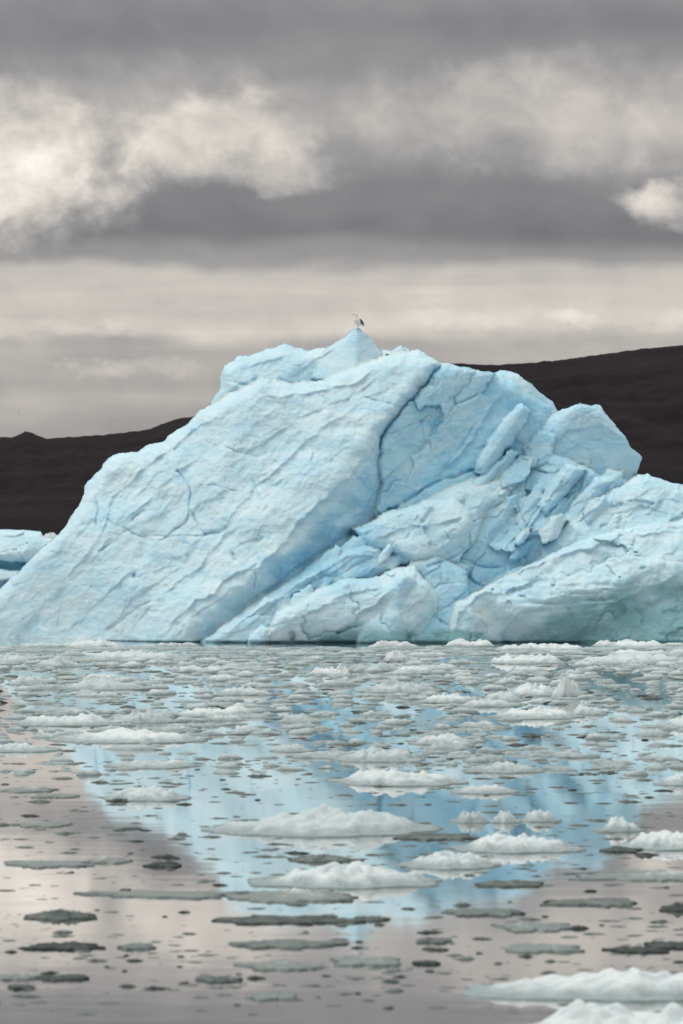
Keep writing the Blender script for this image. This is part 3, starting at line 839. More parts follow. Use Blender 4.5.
# hand-placed pieces: left, right, top row, waterline row, tone, lumps, label, short name others refer to
L1 = [(0, 1, 0.5), (0, .4, 1.2)]
HAND = [
    (88, 180, 647, 660, 'p', [(-.2, 1, .5), (.3, .8, .4), (0, .4, 1.2)], 'long smooth pale floe lying just below the foot of the leaning slab', 'the long smooth floe'),
    (60, 143, 673, 690, 'p', [(-.1, 1, .3), (0, .45, .8)], 'white triangular ice mound with one peak and long thin right tail', 'the triangular white mound'),
    (-12, 32, 647, 663, 'p', None, 'pale lumpy floe cut by the left edge of the photo under the slab', 'the edge floe below the slab'),
    (36, 82, 652, 667, 'p', [(.1, 1, .25), (-.4, .6, .3), (0, .4, 1)], 'pale floe with a central bump left of the long smooth floe', 'the bumped pale floe'),
    (8, 46, 671, 685, 'p', None, 'white rounded hummock left of the triangular mound', 'the rounded hummock'),
    (22, 112, 708, 726, 'p', [(-.5, .7, .3), (.55, 1, .3), (0, .45, 1)], 'long twin-humped pale floe at left above the cream reflection', 'the twin-humped floe'),
    (112, 176, 706, 723, 'p', [(.1, 1, .4), (0, .5, 1)], 'pale blocky floe touching the right end of the twin-humped floe', 'the blocky pale floe'),
    (176, 252, 699, 717, 'p', [(.7, 1, .3), (0, .5, .6), (-.5, .35, .4)], 'pale floe rising to a bright rounded knob at its right end', 'the knob-ended floe'),
    (58, 204, 724, 743, 'p', [(-.6, .5, .3), (-.1, 1, .3), (.4, .7, .3), (0, .4, 1)], 'longest grey-white floe of the left side with a ragged crest', 'the longest ragged floe'),
    (-15, 56, 738, 752, 'p', None, 'flat grey-white floe at the left edge where the cream reflection begins', 'the flat edge floe'),
    (110, 192, 754, 768, 'p', [(.65, 1, .25), (-.2, .5, .6)], 'thin pale floe raised at its right end on blue reflection', 'the raised-end floe'),
    (107, 186, 782, 801, 'p', [(0, 1, .7)], 'smooth lens-shaped pale floe alone on blue reflection at left', 'the smooth lens floe'),
    (14, 72, 815, 827, 'g', None, 'grey slush floe with a paler crest on the cream reflection', 'the crested grey floe'),
    (0, 58, 782, 792, 'g', [(0, 1, .8)], 'thin grey slab on cream water at left below the flat edge floe', 'the thin grey slab'),
    (34, 78, 791, 798, 'g', [(0, 1, .8)], 'small blue-grey lens on cream water left of the smooth lens floe', 'the blue-grey lens'),
    (272, 312, 741, 752, 'p', [(-.2, 1, .5)], 'small rounded pale floe above the three-humped floe in mid water', 'the small rounded floe'),
    (336, 422, 744, 762, 'p', [(.1, 1, .5), (-.5, .7, .3)], 'humped grey-white floe stacked close behind the long flat floe', 'the humped middle floe'),
    (343, 458, 763, 786, 'p', [(-.2, 1, .4), (.4, .8, .4), (0, .5, 1)], 'broad flat-topped pale floe in the middle of the water', 'the flat-topped floe'),
    (415, 470, 727, 745, 'p', [(.2, 1, .2), (-.2, .6, .4), (.6, .5, .3)], 'pale floe with a small pointed tip below the upright chunk and left of it', 'the tipped floe'),
    (222, 420, 797, 836, 'p', [(-.35, .75, .2), (.1, .95, .2), (.5, 1, .25), (0, .5, .8), (-.8, .2, .3)], 'large white lumpy floe with three snowy humps in mid foreground', 'the three-humped floe'),
    (262, 428, 852, 888, 'p', [(.12, 1, .5), (.5, .7, .3), (-.6, .25, .3)], 'broad smooth white mound with dark wet fringe, centre foreground', 'the broad smooth mound'),
    (408, 492, 845, 869, 'p', [(.2, 1, .5), (-.4, .6, .4)], 'low pale floe tucked in front of the double-humped white floe', 'the low tucked floe'),
    (462, 570, 824, 853, 'p', [(-.2, 1, .35), (.3, .7, .4), (0, .4, 1)], 'white double-humped floe sloping to the right in right foreground', 'the double-humped floe'),
    (470, 538, 757, 773, 'p', [(0, 1, .25), (-.5, .5, .4), (.5, .6, .4)], 'pale floe with a snowy central cone right of the flat-topped floe', 'the coned floe'),
    (453, 512, 782, 794, 'p', [(0, 1, .7)], 'plain lens-shaped grey-white floe below the coned floe', 'the plain lens floe'),
    (453, 489, 807, 823, 'p', [(0, 1, .5)], 'leftmost of the three small white lumps in a row on blue water', 'the leftmost small lump'),
    (487, 518, 808, 823, 'p', [(.2, 1, .4)], 'middle of the three small white lumps in a row on blue water', 'the middle small lump'),
    (520, 558, 807, 822, 'p', [(.1, 1, .5)], 'rightmost of the three small white lumps in a row on blue water', 'the rightmost small lump'),
    (598, 640, 811, 832, 'p', [(-.1, 1, .3), (.5, .5, .3)], 'small white peaked floe near the cream reflection on the right', 'the small peaked floe'),
    (625, 720, 822, 850, 'p', [(.2, .9, .5), (-.4, .7, .3)], 'pale rubble floe running out of the right edge behind a flat floe', 'the rubble floe'),
    (660, 722, 768, 786, 'p', [(.0, 1, .5)], 'rounded white floe cut by the right edge beside blue reflection', 'the right edge floe'),
    (668, 720, 711, 728, 'p', [(-.2, 1, .5)], 'small bright floe cut by the right edge level with the knob-ended floe', 'the bright edge floe'),
    (551, 581, 669, 698, 'p', [(-.1, 1, .28), (.15, .75, .5)], 'upright jagged white ice chunk standing taller than every floe round it', 'the upright chunk'),
    (511, 556, 680, 696, 'p', [(.2, 1, .6)], 'pale mound close against the left side of the upright chunk', 'the mound beside the chunk'),
    (483, 526, 688, 701, 'p', [(-.3, 1, .5)], 'flat pale wedge left of the mound beside the upright chunk', 'the flat wedge'),
    (498, 578, 704, 719, 'p', [(-.1, 1, .6), (0, .5, 1)], 'long pale floe below the upright chunk', 'the floe below the chunk'),
    (572, 606, 700, 715, 'p', [(-.4, 1, .35), (.4, .4, .5)], 'pale stub with a raised left corner below the upright chunk', 'the corner stub'),
    (508, 590, 639, 651, 'p', [(-.6, 1, .3), (-.1, .7, .3), (.5, .7, .3), (0, .5, 1)], 'bright lumpy floe against the foot of the undercut ice at right', 'the lumpy foot floe'),
    (610, 666, 638, 648, 'p', [(0, 1, .6)], 'white flat-topped floe against the dark undercut near the right edge', 'the undercut floe'),
    (578, 682, 649, 664, 'p', [(-.5, .7, .3), (.1, 1, .3), (.6, .8, .3), (0, .5, 1)], 'wide white floe with several humps behind and right of the upright chunk', 'the many-humped floe'),
    (490, 562, 650, 664, 'p', [(-.6, .9, .2), (.1, .7, .3), (.6, 1, .3), (0, .4, 1)], 'white knobbly floe behind and left of the upright chunk', 'the knobbly floe'),
    (328, 354, 662, 677, 'p', [(.1, 1, .3), (-.4, .5, .4)], 'small pale spike of ice in the brash below the front foot', 'the small spike'),
    (368, 434, 676, 693, 'p', [(-.2, 1, .4), (.2, .8, .4), (.7, .4, .2)], 'ragged white mound with two tips in the middle of the brash', 'the ragged mound'),
    (422, 472, 690, 703, 'p', [(.0, 1, .5)], 'pale rounded floe touching the right end of the ragged mound', 'the rounded brash floe'),
    (392, 434, 664, 673, 'p', [(0, 1, .7)], 'small flat pale floe above the ragged mound', 'the small flat floe'),
    (383, 407, 647, 661, 'p', [(0, 1, .45), (.5, .5, .3)], 'small white knob of ice at the base of the front foot', 'the small foot knob'),
    (280, 318, 710, 723, 'p', [(-.2, 1, .5), (.5, .5, .3)], 'pale oval floe on blue water right of the knob-ended floe', 'the oval floe'),
    (478, 760, 952, 1000, 'p', [(.02, 1, .12), (-.25, .6, .2), (.3, .7, .2), (-.6, .3, .3), (.6, .8, .3), (0, .4, 1)], 'big ragged white floe with jagged crest at the bottom right', 'the jagged corner floe'),
    (500, 790, 985, 1046, 'p', [(-.35, .9, .25), (.0, .6, .3), (.4, .9, .3), (0, .45, 1)], 'nearest pale floe, cut off by the bottom edge under the jagged corner floe', 'the nearest floe'),
    (598, 740, 860, 882, 'g', [(.2, 1, .6), (-.5, .4, .4)], 'flat pale grey floe at right edge on cream reflection', 'the flat right floe'),
    (660, 724, 893, 912, 'd', [(-.35, .8, .4), (.3, 1, .35), (0, .5, 1)], 'dark glossy ice lump cut by the right edge below the flat right floe', 'the dark edge lump'),
    (494, 572, 914, 931, 'g', None, 'grey-green slab of slush with a pale top in the right foreground', 'the pale-topped slab'),
    (504, 582, 935, 953, 'g', None, 'grey-green slab with a dark left end below the pale-topped slab', 'the dark-ended slab'),
    (328, 408, 949, 966, 'g', [(0, 1, .8)], 'pale grey slab on grey water below the reflected iceberg tip', 'the lone grey slab'),
    (232, 332, 935, 948, 'd', None, 'long dark slush strip left of the reflected iceberg tip', 'the long dark strip'),
    (244, 318, 956, 970, 'g', [(0, 1, .6)], 'pale oval floe under the long dark strip on grey water', 'the pale oval floe'),
    (31, 93, 902, 920, 'd', [(0, 1, .8)], 'large smooth dark oval ice lump on cream water at lower left', 'the dark oval lump'),
    (33, 101, 938, 950, 'd', None, 'dark flat lump below the dark oval lump at lower left', 'the dark flat lump'),
    (119, 159, 937, 949, 'd', [(0, 1, .7)], 'short dark lump with pale centre right of the dark flat lump', 'the short dark lump'),
    (218, 350, 910, 924, 'd', None, 'long broken dark strip across the edge of the blue reflection', 'the broken dark strip'),
    (352, 386, 912, 921, 'd', None, 'small dark strip following the long broken one on its right', 'the follow-on strip'),
    (236, 350, 881, 902, 'g', [(.3, 1, .5), (-.3, .6, .4)], 'dark grey slush apron along the front of the broad smooth mound', 'the slush apron'),
    (92, 238, 887, 897, 'g', [(.2, 1, .8)], 'very long thin grey strip of slush left of the slush apron', 'the very long thin strip'),
    (15, 90, 855, 867, 'g', [(0, 1, .7)], 'long pale grey slab on cream water at left', 'the long cream-water slab'),
    (86, 132, 850, 863, 'g', None, 'grey slab with ragged top right of the long pale grey slab', 'the ragged-top slab'),
    (150, 182, 854, 867, 'd', None, 'ragged dark block of slush where cream water meets blue', 'the ragged dark block'),
    (292, 350, 848, 862, 'd', [(0, 1, .8)], 'dark smooth lens behind the left side of the broad smooth mound', 'the dark lens'),
    (0, 34, 966, 980, 'g', None, 'pale slushy strip at the left edge of the grey foreground water', 'the left grey strip'),
    (40, 92, 972, 980, 'd', None, 'dark wavy strip on the grey foreground water at left', 'the wavy strip'),
    (10, 34, 980, 989, 'd', None, 'small dark lump near the bottom left corner', 'the corner lump'),
    (200, 236, 974, 982, 'd', None, 'thin dark strip below the pale oval floe and left of it', 'the lower thin strip'),
    (248, 292, 990, 1000, 'g', None, 'faint grey slush patch near the bottom centre', 'the faint slush patch'),
    (415, 440, 953, 965, 'd', None, 'dark oval lump right of the lone grey slab', 'the right dark oval'),
    (418, 450, 932, 943, 'd', None, 'dark irregular lump above the right dark oval', 'the irregular dark lump'),
    (446, 520, 903, 916, 'd', None, 'dark angular strip of slush left of the right cream reflection', 'the angular dark strip'),
    (558, 642, 894, 906, 'd', None, 'dark olive strip of slush on the right cream reflection', 'the olive strip'),
    (486, 548, 873, 887, 'd', None, 'dark jagged slush piece right of the broad smooth mound', 'the jagged slush piece'),
    (398, 478, 825, 840, 'd', None, 'dark slush strip behind the low tucked floe', 'the hidden dark strip'),
    (600, 640, 841, 852, 'd', None, 'dark slush clump left of the flat right floe', 'the dark clump'),
    (608, 660, 940, 953, 'd', None, 'dark twin lump on pinkish water above the jagged corner floe', 'the twin dark lump'),
    (640, 700, 936, 949, 'd', [(0, 1, .8)], 'dark olive lump at right edge above the jagged corner floe', 'the right olive lump'),
]
CATS = {'p': ('ice_floe', 'ice floe', 'pale floes drifting in front of the iceberg', M_FLOE),
        'g': ('slush_slab', 'slush floe', 'grey slush slabs on the open water', None),
        'd': ('dark_ice_chunk', 'ice chunk', 'dark wet ice chunks on the water', M_DARK)}


def slush_material():
    m, nt, b = new_mat('grey_slush_ice')
    P = geo_pos(nt)
    x, y, z = sep(nt, P)
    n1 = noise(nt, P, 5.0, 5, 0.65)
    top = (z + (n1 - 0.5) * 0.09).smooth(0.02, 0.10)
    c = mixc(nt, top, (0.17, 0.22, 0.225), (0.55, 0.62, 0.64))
    set_in(nt, b.inputs['Base Color'], c)
    b.inputs['Roughness'].default_value = 0.4
    bump(nt, b, n1, 0.8, 0.04)
    return m


M_SLUSH = slush_material()
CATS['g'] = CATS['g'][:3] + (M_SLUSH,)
LAND = []      # (x, y, halfwidth, halfdepth, short, u, v)
PIECES = []
for i, (u0, u1, vt, vb, tone, lumps, label, short) in enumerate(HAND):
    r = random.Random(100 + i)
    _, Y = at_water(0, vb)
    w = (u1 - u0) * Y / F
    tot = vb - vt
    pxm = H * F / (Y * Y)                       # rows per metre of depth on the water
    share = 0.36 if tone == 'p' else 0.62
    if tone != 'p':
        w *= 0.9
    dep = min(0.75 * w, share * tot / pxm * (1.0 if tone == 'p' else 0.8))
    hpx = max(tot - dep * pxm, 2.0)
    hgt = hpx * Y / F * (0.80 if tone == 'p' else 0.55)
    nm, cat, grp, mat = CATS[tone]
    big = w * F / Y > 60
    ap = 0.3 if tone == 'p' else 0.12
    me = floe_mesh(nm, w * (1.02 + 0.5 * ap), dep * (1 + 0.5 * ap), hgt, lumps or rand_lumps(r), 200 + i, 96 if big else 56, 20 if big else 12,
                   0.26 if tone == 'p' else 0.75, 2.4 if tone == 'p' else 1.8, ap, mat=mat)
    o = link(nm, me)
    x = ((u0 + u1) / 2 - CX) / F * (Y + dep / 2)
    o.location = (x, Y + dep / 2, 0)
    tag(o, label, cat, grp)
    LAND.append((x, Y + dep / 2, w / 2, dep / 2, short, (u0 + u1) / 2, vb))

# prototypes for the many small pieces
PALE = [floe_mesh('pale_piece', 1.0, 0.55, 0.2, rand_lumps(random.Random(i)), 400 + i, 36, 9, 0.35, 2.4, 0.2) for i in range(16)]
DARK = [floe_mesh('dark_piece', 1.0, 0.6, 0.10, rand_lumps(random.Random(50 + i)), 500 + i, 28, 6, 0.55, 1.8, mat=M_DARK) for i in range(16)]


def blocked(x, y, w, d, lst, tol=0.9):
    for (a, b, hw, hd) in lst:
        if abs(x - a) < (w / 2 + hw) * tol and abs(y - b) < (d / 2 + hd) * tol:
            return True
    return False


occ = [(l[0], l[1], l[2], l[3]) for l in LAND]


def front_row(u):
    return 645.5


def sample_pieces(n, vrange, vexp, wpx, seed, aspect, clump, tries=60, tol=0.8, urange=(-60, 745)):
    r = random.Random(seed)
    out = []
    while len(out) < n and tries * n > 0:
        tries -= 1.0 / n
        if tries < 0:
            break
        u = r.uniform(*urange)
        v = vrange[0] + (vrange[1] - vrange[0]) * r.random() ** vexp
        x, y = at_water(u, v)
        c = float(fbm(np.array([x * 0.16 + 3]), np.array([y * 0.14]), 3, seed + 1)[0])
        if c + r.uniform(-0.3, 0.3) < clump:
            continue
        pw = wpx[0] + (wpx[1] - wpx[0]) * r.random() ** 2.2
        w = pw * y / F
        d = w * r.uniform(*aspect)
        if blocked(x, y, w, d, occ, tol):
            continue
        occ.append((x, y, w / 2, d / 2))
        out.append((x, y, w, d, u, v, r.random()))
    return out


def place(proto, nm, cat, grp, x, y, w, d, hgt_scale, rz):
    me = proto
    o = bpy.data.objects.new(nm, me); COL.objects.link(o)
    o.location = (x, y, 0); o.scale = (w, d / 0.55, hgt_scale); o.rotation_euler = (0, 0, rz)
    tag(o, None, cat, grp)
    return o


SMALL = []
for (x, y, w, d, u, v, q) in sample_pieces(225, (646.5, 770), 2.0, (14, 62), 31, (0.25, 0.5), -0.35, tol=0.45):
    r = random.Random(int(q * 1e9))
    o = place(r.choice(PALE), 'ice_floe', 'ice floe', CATS['p'][2], x, y, w, d, w * r.uniform(0.3, 0.85), r.uniform(-0.25, 0.25) + (math.pi if q > 0.5 else 0))
    SMALL.append((o, x, y, w, u, v, 'pale'))
for (x, y, w, d, u, v, q) in sample_pieces(250, (690, 1010), 1.5, (6, 26), 57, (0.22, 0.5), -0.05, tol=0.8):
    r = random.Random(int(q * 1e9))
    o = place(r.choice(DARK), 'dark_ice_chunk', 'ice chunk', CATS['d'][2], x, y, w, d, w * r.uniform(0.6, 1.2) + 0.1, r.uniform(-0.3, 0.3) + (math.pi if q > 0.5 else 0))
    SMALL.append((o, x, y, w, u, v, 'dark'))

# each small piece is told apart by its size and by the named floe it lies next to
def band(w_px, tone):
    if tone == 'pale':
        return 'tiny pale' if w_px < 14 else 'small pale' if w_px < 22 else 'medium pale' if w_px < 32 else 'wide pale'
    return 'tiny dark' if w_px < 11 else 'small dark' if w_px < 16 else 'medium dark' if w_px < 22 else 'wide dark'


groups = {}
for rec in SMALL:
    o, x, y, w, u, v, tone = rec
    best = min(LAND, key=lambda l: (u - l[5]) ** 2 * 0.25 + ((v - l[6]) * 2.2) ** 2)
    du, dv = u - best[5], v - best[6]
    if abs(dv) * 2.5 > abs(du):
        rel = 'in front of' if dv > 0 else 'behind'
    else:
        rel = 'right of' if du > 0 else 'left of'
    dist = math.hypot(du, dv * 2.2)
    groups.setdefault((band(w * F / y, tone), rel, best[4]), []).append((dist, rec))
ORD = ['closest', 'second closest', 'third closest', 'fourth closest', 'fifth closest', 'sixth closest', 'seventh closest', 'eighth closest', 'ninth closest', 'tenth closest']
for (sz, rel, short), lst in groups.items():
    lst.sort(key=lambda a: a[0])
    noun = 'ice lump' if 'pale' in sz else 'ice chunk'
    for k, (_, rec) in enumerate(lst):
        o = rec[0]
        if len(lst) == 1:
            o['label'] = f'{sz} {noun} floating {rel} {short}'
        else:
            o['label'] = f'{ORD[min(k, 9)]} {sz} {noun} floating {rel} {short}'


# beyond those, the countless crumbs of brash: two masses
def mass(name, protos, items, mat, label):
    V = []; Fq = []; Ft = []; off = 0
    for (x, y, w, d, hs, rz, k) in items:
        co, fq, ft = protos[k % len(protos)]
        c, s_ = math.cos(rz), math.sin(rz)
        p = co * np.array([w, d / 0.55, hs])
        V.append(np.stack([p[:, 0] * c - p[:, 1] * s_ + x, p[:, 0] * s_ + p[:, 1] * c + y, p[:, 2]], -1))
        Fq.append(fq + off); Ft.append(ft + off); off += len(co)
    me = mesh_np(name, np.concatenate(V), [np.concatenate(Fq), np.concatenate(Ft)], True)
    o = link(name, me, mat)
    tag(o, label, 'brash ice', kind='stuff')


def lite(seed, hgt, ragged, n=6):
    res = []
    for i in range(n):
        me = floe_mesh('crumb', 1.0, 0.55, hgt, rand_lumps(random.Random(seed + i)), seed + i, 14, 4, ragged, 2.0, mat=None)
        co = np.empty(len(me.vertices) * 3); me.vertices.foreach_get('co', co); co = co.reshape(-1, 3)
        fq = np.array([p.vertices[:] for p in me.polygons if len(p.vertices) == 4]); ft = np.array([p.vertices[:] for p in me.polygons if len(p.vertices) == 3])
        bpy.data.meshes.remove(me)
        res.append((co, fq, ft))
    return res


def crumbs(n, vrange, vexp, wpx, seed, clump, hs, urange=(-240, 920)):
    r = random.Random(seed); out = []
    big = [(l[0], l[1], l[2], l[3]) for l in LAND]
    while len(out) < n:
        u = r.uniform(*urange); v = vrange[0] + (vrange[1] - vrange[0]) * r.random() ** vexp
        x, y = at_water(u, v)
        c = float(fbm(np.array([x * 0.12]), np.array([y * 0.2]), 2, seed + 1)[0])
        if c + r.uniform(-0.35, 0.35) < clump:
            continue
        w = (wpx[0] + (wpx[1] - wpx[0]) * r.random() ** 2.5) * y / F
        d = w * r.uniform(0.3, 0.8)
        if blocked(x, y, w, d, big, 0.8):
            continue
        out.append((x, y, w, d, w * r.uniform(*hs) * min(1.0, 0.35 + max(0.0, v - 648) / 30.0), r.uniform(-.4, .4) + r.choice((0, math.pi)), r.randrange(99)))
    return out


pale_items = crumbs(4300, (648.0, 775), 2.4, (4, 30), 71, -0.3, (0.5, 1.4)) + crumbs(160, (560, 612), 1.0, (3, 14), 72, -1, (0.3, 0.6), (-160, 20))
dark_items = crumbs(3500, (646.5, 1015), 2.0, (4, 22), 73, -0.25, (0.5, 1.0)) + crumbs(90, (560, 612), 1.0, (3, 12), 74, -1, (0.3, 0.6), (-160, 20))
mass('brash_ice', lite(900, 0.2, 0.4), pale_items, M_FLOE, 'countless pale crumbs of brash ice crowding the water below the iceberg')
mass('dark_brash_ice', lite(950, 0.10, 0.5), dark_items, M_DARK, 'countless small dark wet crumbs of ice scattered over the calm water')

# a far pale floe close to the dark shore
x, Y = at_water(51, 538.5)
o = link('ice_floe', floe_mesh('ice_floe', 17 * Y / F, 12, 6 * Y / F, rand_lumps(random.Random(5), 3), 777, 40, 8, 0.2))
o.location = (x, Y, 0)
tag(o, 'far grey-white floe between the dark hillside and the distant low iceberg', 'ice floe')

# ------------------------------------------------------------------ birds
M_WHITE = plain_material('white_plumage', (0.72, 0.72, 0.72), 0.8)
M_GREY = plain_material('slate_wing', (0.075, 0.08, 0.09), 0.8)
M_BEAK = plain_material('dark_beak', (0.10, 0.085, 0.05), 0.5)
M_LEG = plain_material('dull_leg', (0.13, 0.10, 0.09), 0.6)
M_EYE = plain_material('dark_eye', (0.01, 0.01, 0.01), 0.2)


def skin(name, pts, edges, radii, mat, parent, sub=2):
    me = bpy.data.meshes.new(name)
    me.from_pydata(pts, edges, [])
    o = bpy.data.objects.new(name, me); COL.objects.link(o)
    sk = o.modifiers.new('skin', 'SKIN')
    ss = o.modifiers.new('sub', 'SUBSURF'); ss.levels = sub; ss.render_levels = sub
    for i, r in enumerate(radii):
        rr = r if isinstance(r, tuple) else (r, r)
        me.skin_vertices[0].data[i].radius = rr
    me.skin_vertices[0].data[0].use_root = True
    dg = bpy.context.evaluated_depsgraph_get(); dg.update()
    ev = o.evaluated_get(dg)
    nm = bpy.data.meshes.new_from_object(ev)
    bpy.data.objects.remove(o)
    nm.name = name
    nm.polygons.foreach_set('use_smooth', np.ones(len(nm.polygons), bool))
    return link(name, nm, mat, parent)


def loft(name, stations, mat, parent, k=16, sub=5):
    """one continuous body swept through stations (x, z, half width, half depth across the path)"""
    P_ = np.array(stations, float); n = len(P_)
    t = np.linspace(0, n - 1, (n - 1) * sub + 1)
    out = []
    for q in t:
        i = min(int(q), n - 2); f = q - i
        p0, p1, p2, p3 = P_[max(i - 1, 0)], P_[i], P_[i + 1], P_[min(i + 2, n - 1)]
        out.append(0.5 * (2 * p1 + (p2 - p0) * f + (2 * p0 - 5 * p1 + 4 * p2 - p3) * f * f + (3 * p1 - p0 - 3 * p2 + p3) * f ** 3))
    C_ = np.array(out); tg = np.gradient(C_[:, :2], axis=0); tg /= np.linalg.norm(tg, axis=1)[:, None] + 1e-9
    a = np.linspace(0, 2 * np.pi, k, endpoint=False)
    V = []
    for c, g in zip(C_, tg):
        nx, nz = -g[1], g[0]
        V += [(c[0] + nx * c[3] * math.sin(b), c[2] * math.cos(b), c[1] + nz * c[3] * math.sin(b)) for b in a]
    m = len(C_); V += [(C_[0][0], 0, C_[0][1]), (C_[-1][0], 0, C_[-1][1])]
    j = np.arange(k); j2 = (j + 1) % k
    qd = np.concatenate([np.stack([r * k + j, r * k + j2, (r + 1) * k + j2, (r + 1) * k + j], -1) for r in range(m - 1)])
    tr = np.concatenate([np.stack([np.full(k, m * k), j2, j], -1), np.stack([np.full(k, m * k + 1), (m - 1) * k + j, (m - 1) * k + j2], -1)])
    return link(name, mesh_np(name, V, [qd, tr], True), mat, parent)


def blob(name, rad, loc, rot, mat, parent, tip=0.0):
    bm = bmesh.new()
    bmesh.ops.create_uvsphere(bm, u_segments=16, v_segments=10, radius=1.0)
    for v in bm.verts:
        if tip:
            k = max(0.12, 1 - tip * max(0, -v.co.z))
            v.co.x *= k; v.co.y *= k
        v.co = Vector((v.co.x * rad[0], v.co.y * rad[1], v.co.z * rad[2]))
    me = bpy.data.meshes.new(name); bm.to_mesh(me); bm.free()
    me.polygons.foreach_set('use_smooth', np.ones(len(me.polygons), bool))
    o = link(name, me, mat, parent); o.location = loc; o.rotation_euler = rot
    return o


def gull(loc, scale):
    g = link('gull', None); g.location = loc; g.scale = (scale,) * 3
    tag(g, 'white gull with slate grey wings standing on the tip of the iceberg', 'gull')
    # facing left (-x), standing rather upright
    loft('body', [(0.185, 0.08, 0.014, 0.008), (0.135, 0.12, 0.045, 0.03), (0.085, 0.165, 0.085, 0.075), (0.025, 0.21, 0.112, 0.110), (-0.03, 0.262, 0.110, 0.108),
                  (-0.052, 0.318, 0.088, 0.084), (-0.058, 0.365, 0.068, 0.066), (-0.068, 0.408, 0.060, 0.062), (-0.09, 0.432, 0.046, 0.046), (-0.112, 0.43, 0.018, 0.02)], M_WHITE, g)
    for s in (-1, 1):
        blob('wing', (0.050, 0.02, 0.125), (0.102, s * 0.082, 0.205), (0, R(-42), R(s * 8)), M_GREY, g, 0.7)
        blob('eye', (0.009, 0.006, 0.009), (-0.088, s * 0.050, 0.440), (0, 0, 0), M_EYE, g)
        leg = skin('leg', [(0.01, s * 0.03, 0.15), (-0.002, s * 0.032, 0.08), (0.006, s * 0.032, 0.012)], [(0, 1), (1, 2)], [0.012, 0.0085, 0.008], M_LEG, g, 1)
        skin('foot', [(0.01, s * 0.032, 0.010), (-0.05, s * 0.032, 0.006), (-0.04, s * 0.032 + 0.022, 0.006), (-0.04, s * 0.032 - 0.022, 0.006)],
             [(0, 1), (0, 2), (0, 3)], [0.008, 0.006, 0.006, 0.006], M_LEG, leg, 1)
    skin('beak', [(-0.10, 0, 0.426), (-0.135, 0, 0.423), (-0.165, 0, 0.410)], [(0, 1), (1, 2)], [(0.014, 0.012), 0.011, 0.005], M_BEAK, g, 1)


# the tip of the berg as built, so that the gull stands on it
ci = int(np.argmin(np.abs(gus - 358)))
ri = int(np.argmax(gins[:, ci]))
Yt = 92 + 92 / F * gbest[ri + 2, ci]
tipz = H + (HZ - (gvs[ri] + 0.2)) / F * Yt
gull(((gus[ci] - CX) / F * Yt, Yt + 0.02, tipz - 0.035), 1.2)


def flying(loc):
    g = link('gull', None); g.location = loc; g.rotation_euler = (0, R(8), R(20))
    tag(g, 'tiny distant gull gliding in the grey sky above the left hill', 'gull')
    loft('body', [(0.34, 0, 0.05, 0.01), (0.2, 0, 0.05, 0.035), (0, 0, 0.085, 0.085), (-0.18, 0.02, 0.06, 0.06), (-0.27, 0.03, 0.045, 0.045), (-0.34, 0.02, 0.012, 0.012)], M_WHITE, g)
    for s in (-1, 1):
        skin('wing', [(0, s * 0.05, 0.03), (-0.05, s * 0.35, 0.12), (0.08, s * 0.75, 0.05)], [(0, 1), (1, 2)], [(0.03, 0.11), (0.02, 0.09), (0.01, 0.02)], M_GREY, g)


Yg = 520.0
flying(((18 - CX) / F * Yg, Yg, H + (HZ - 413) / F * Yg))

# ------------------------------------------------------------------ sky
SUN_EL, SUN_AZ = 56.0, -75.0        # azimuth from the view direction, negative = left


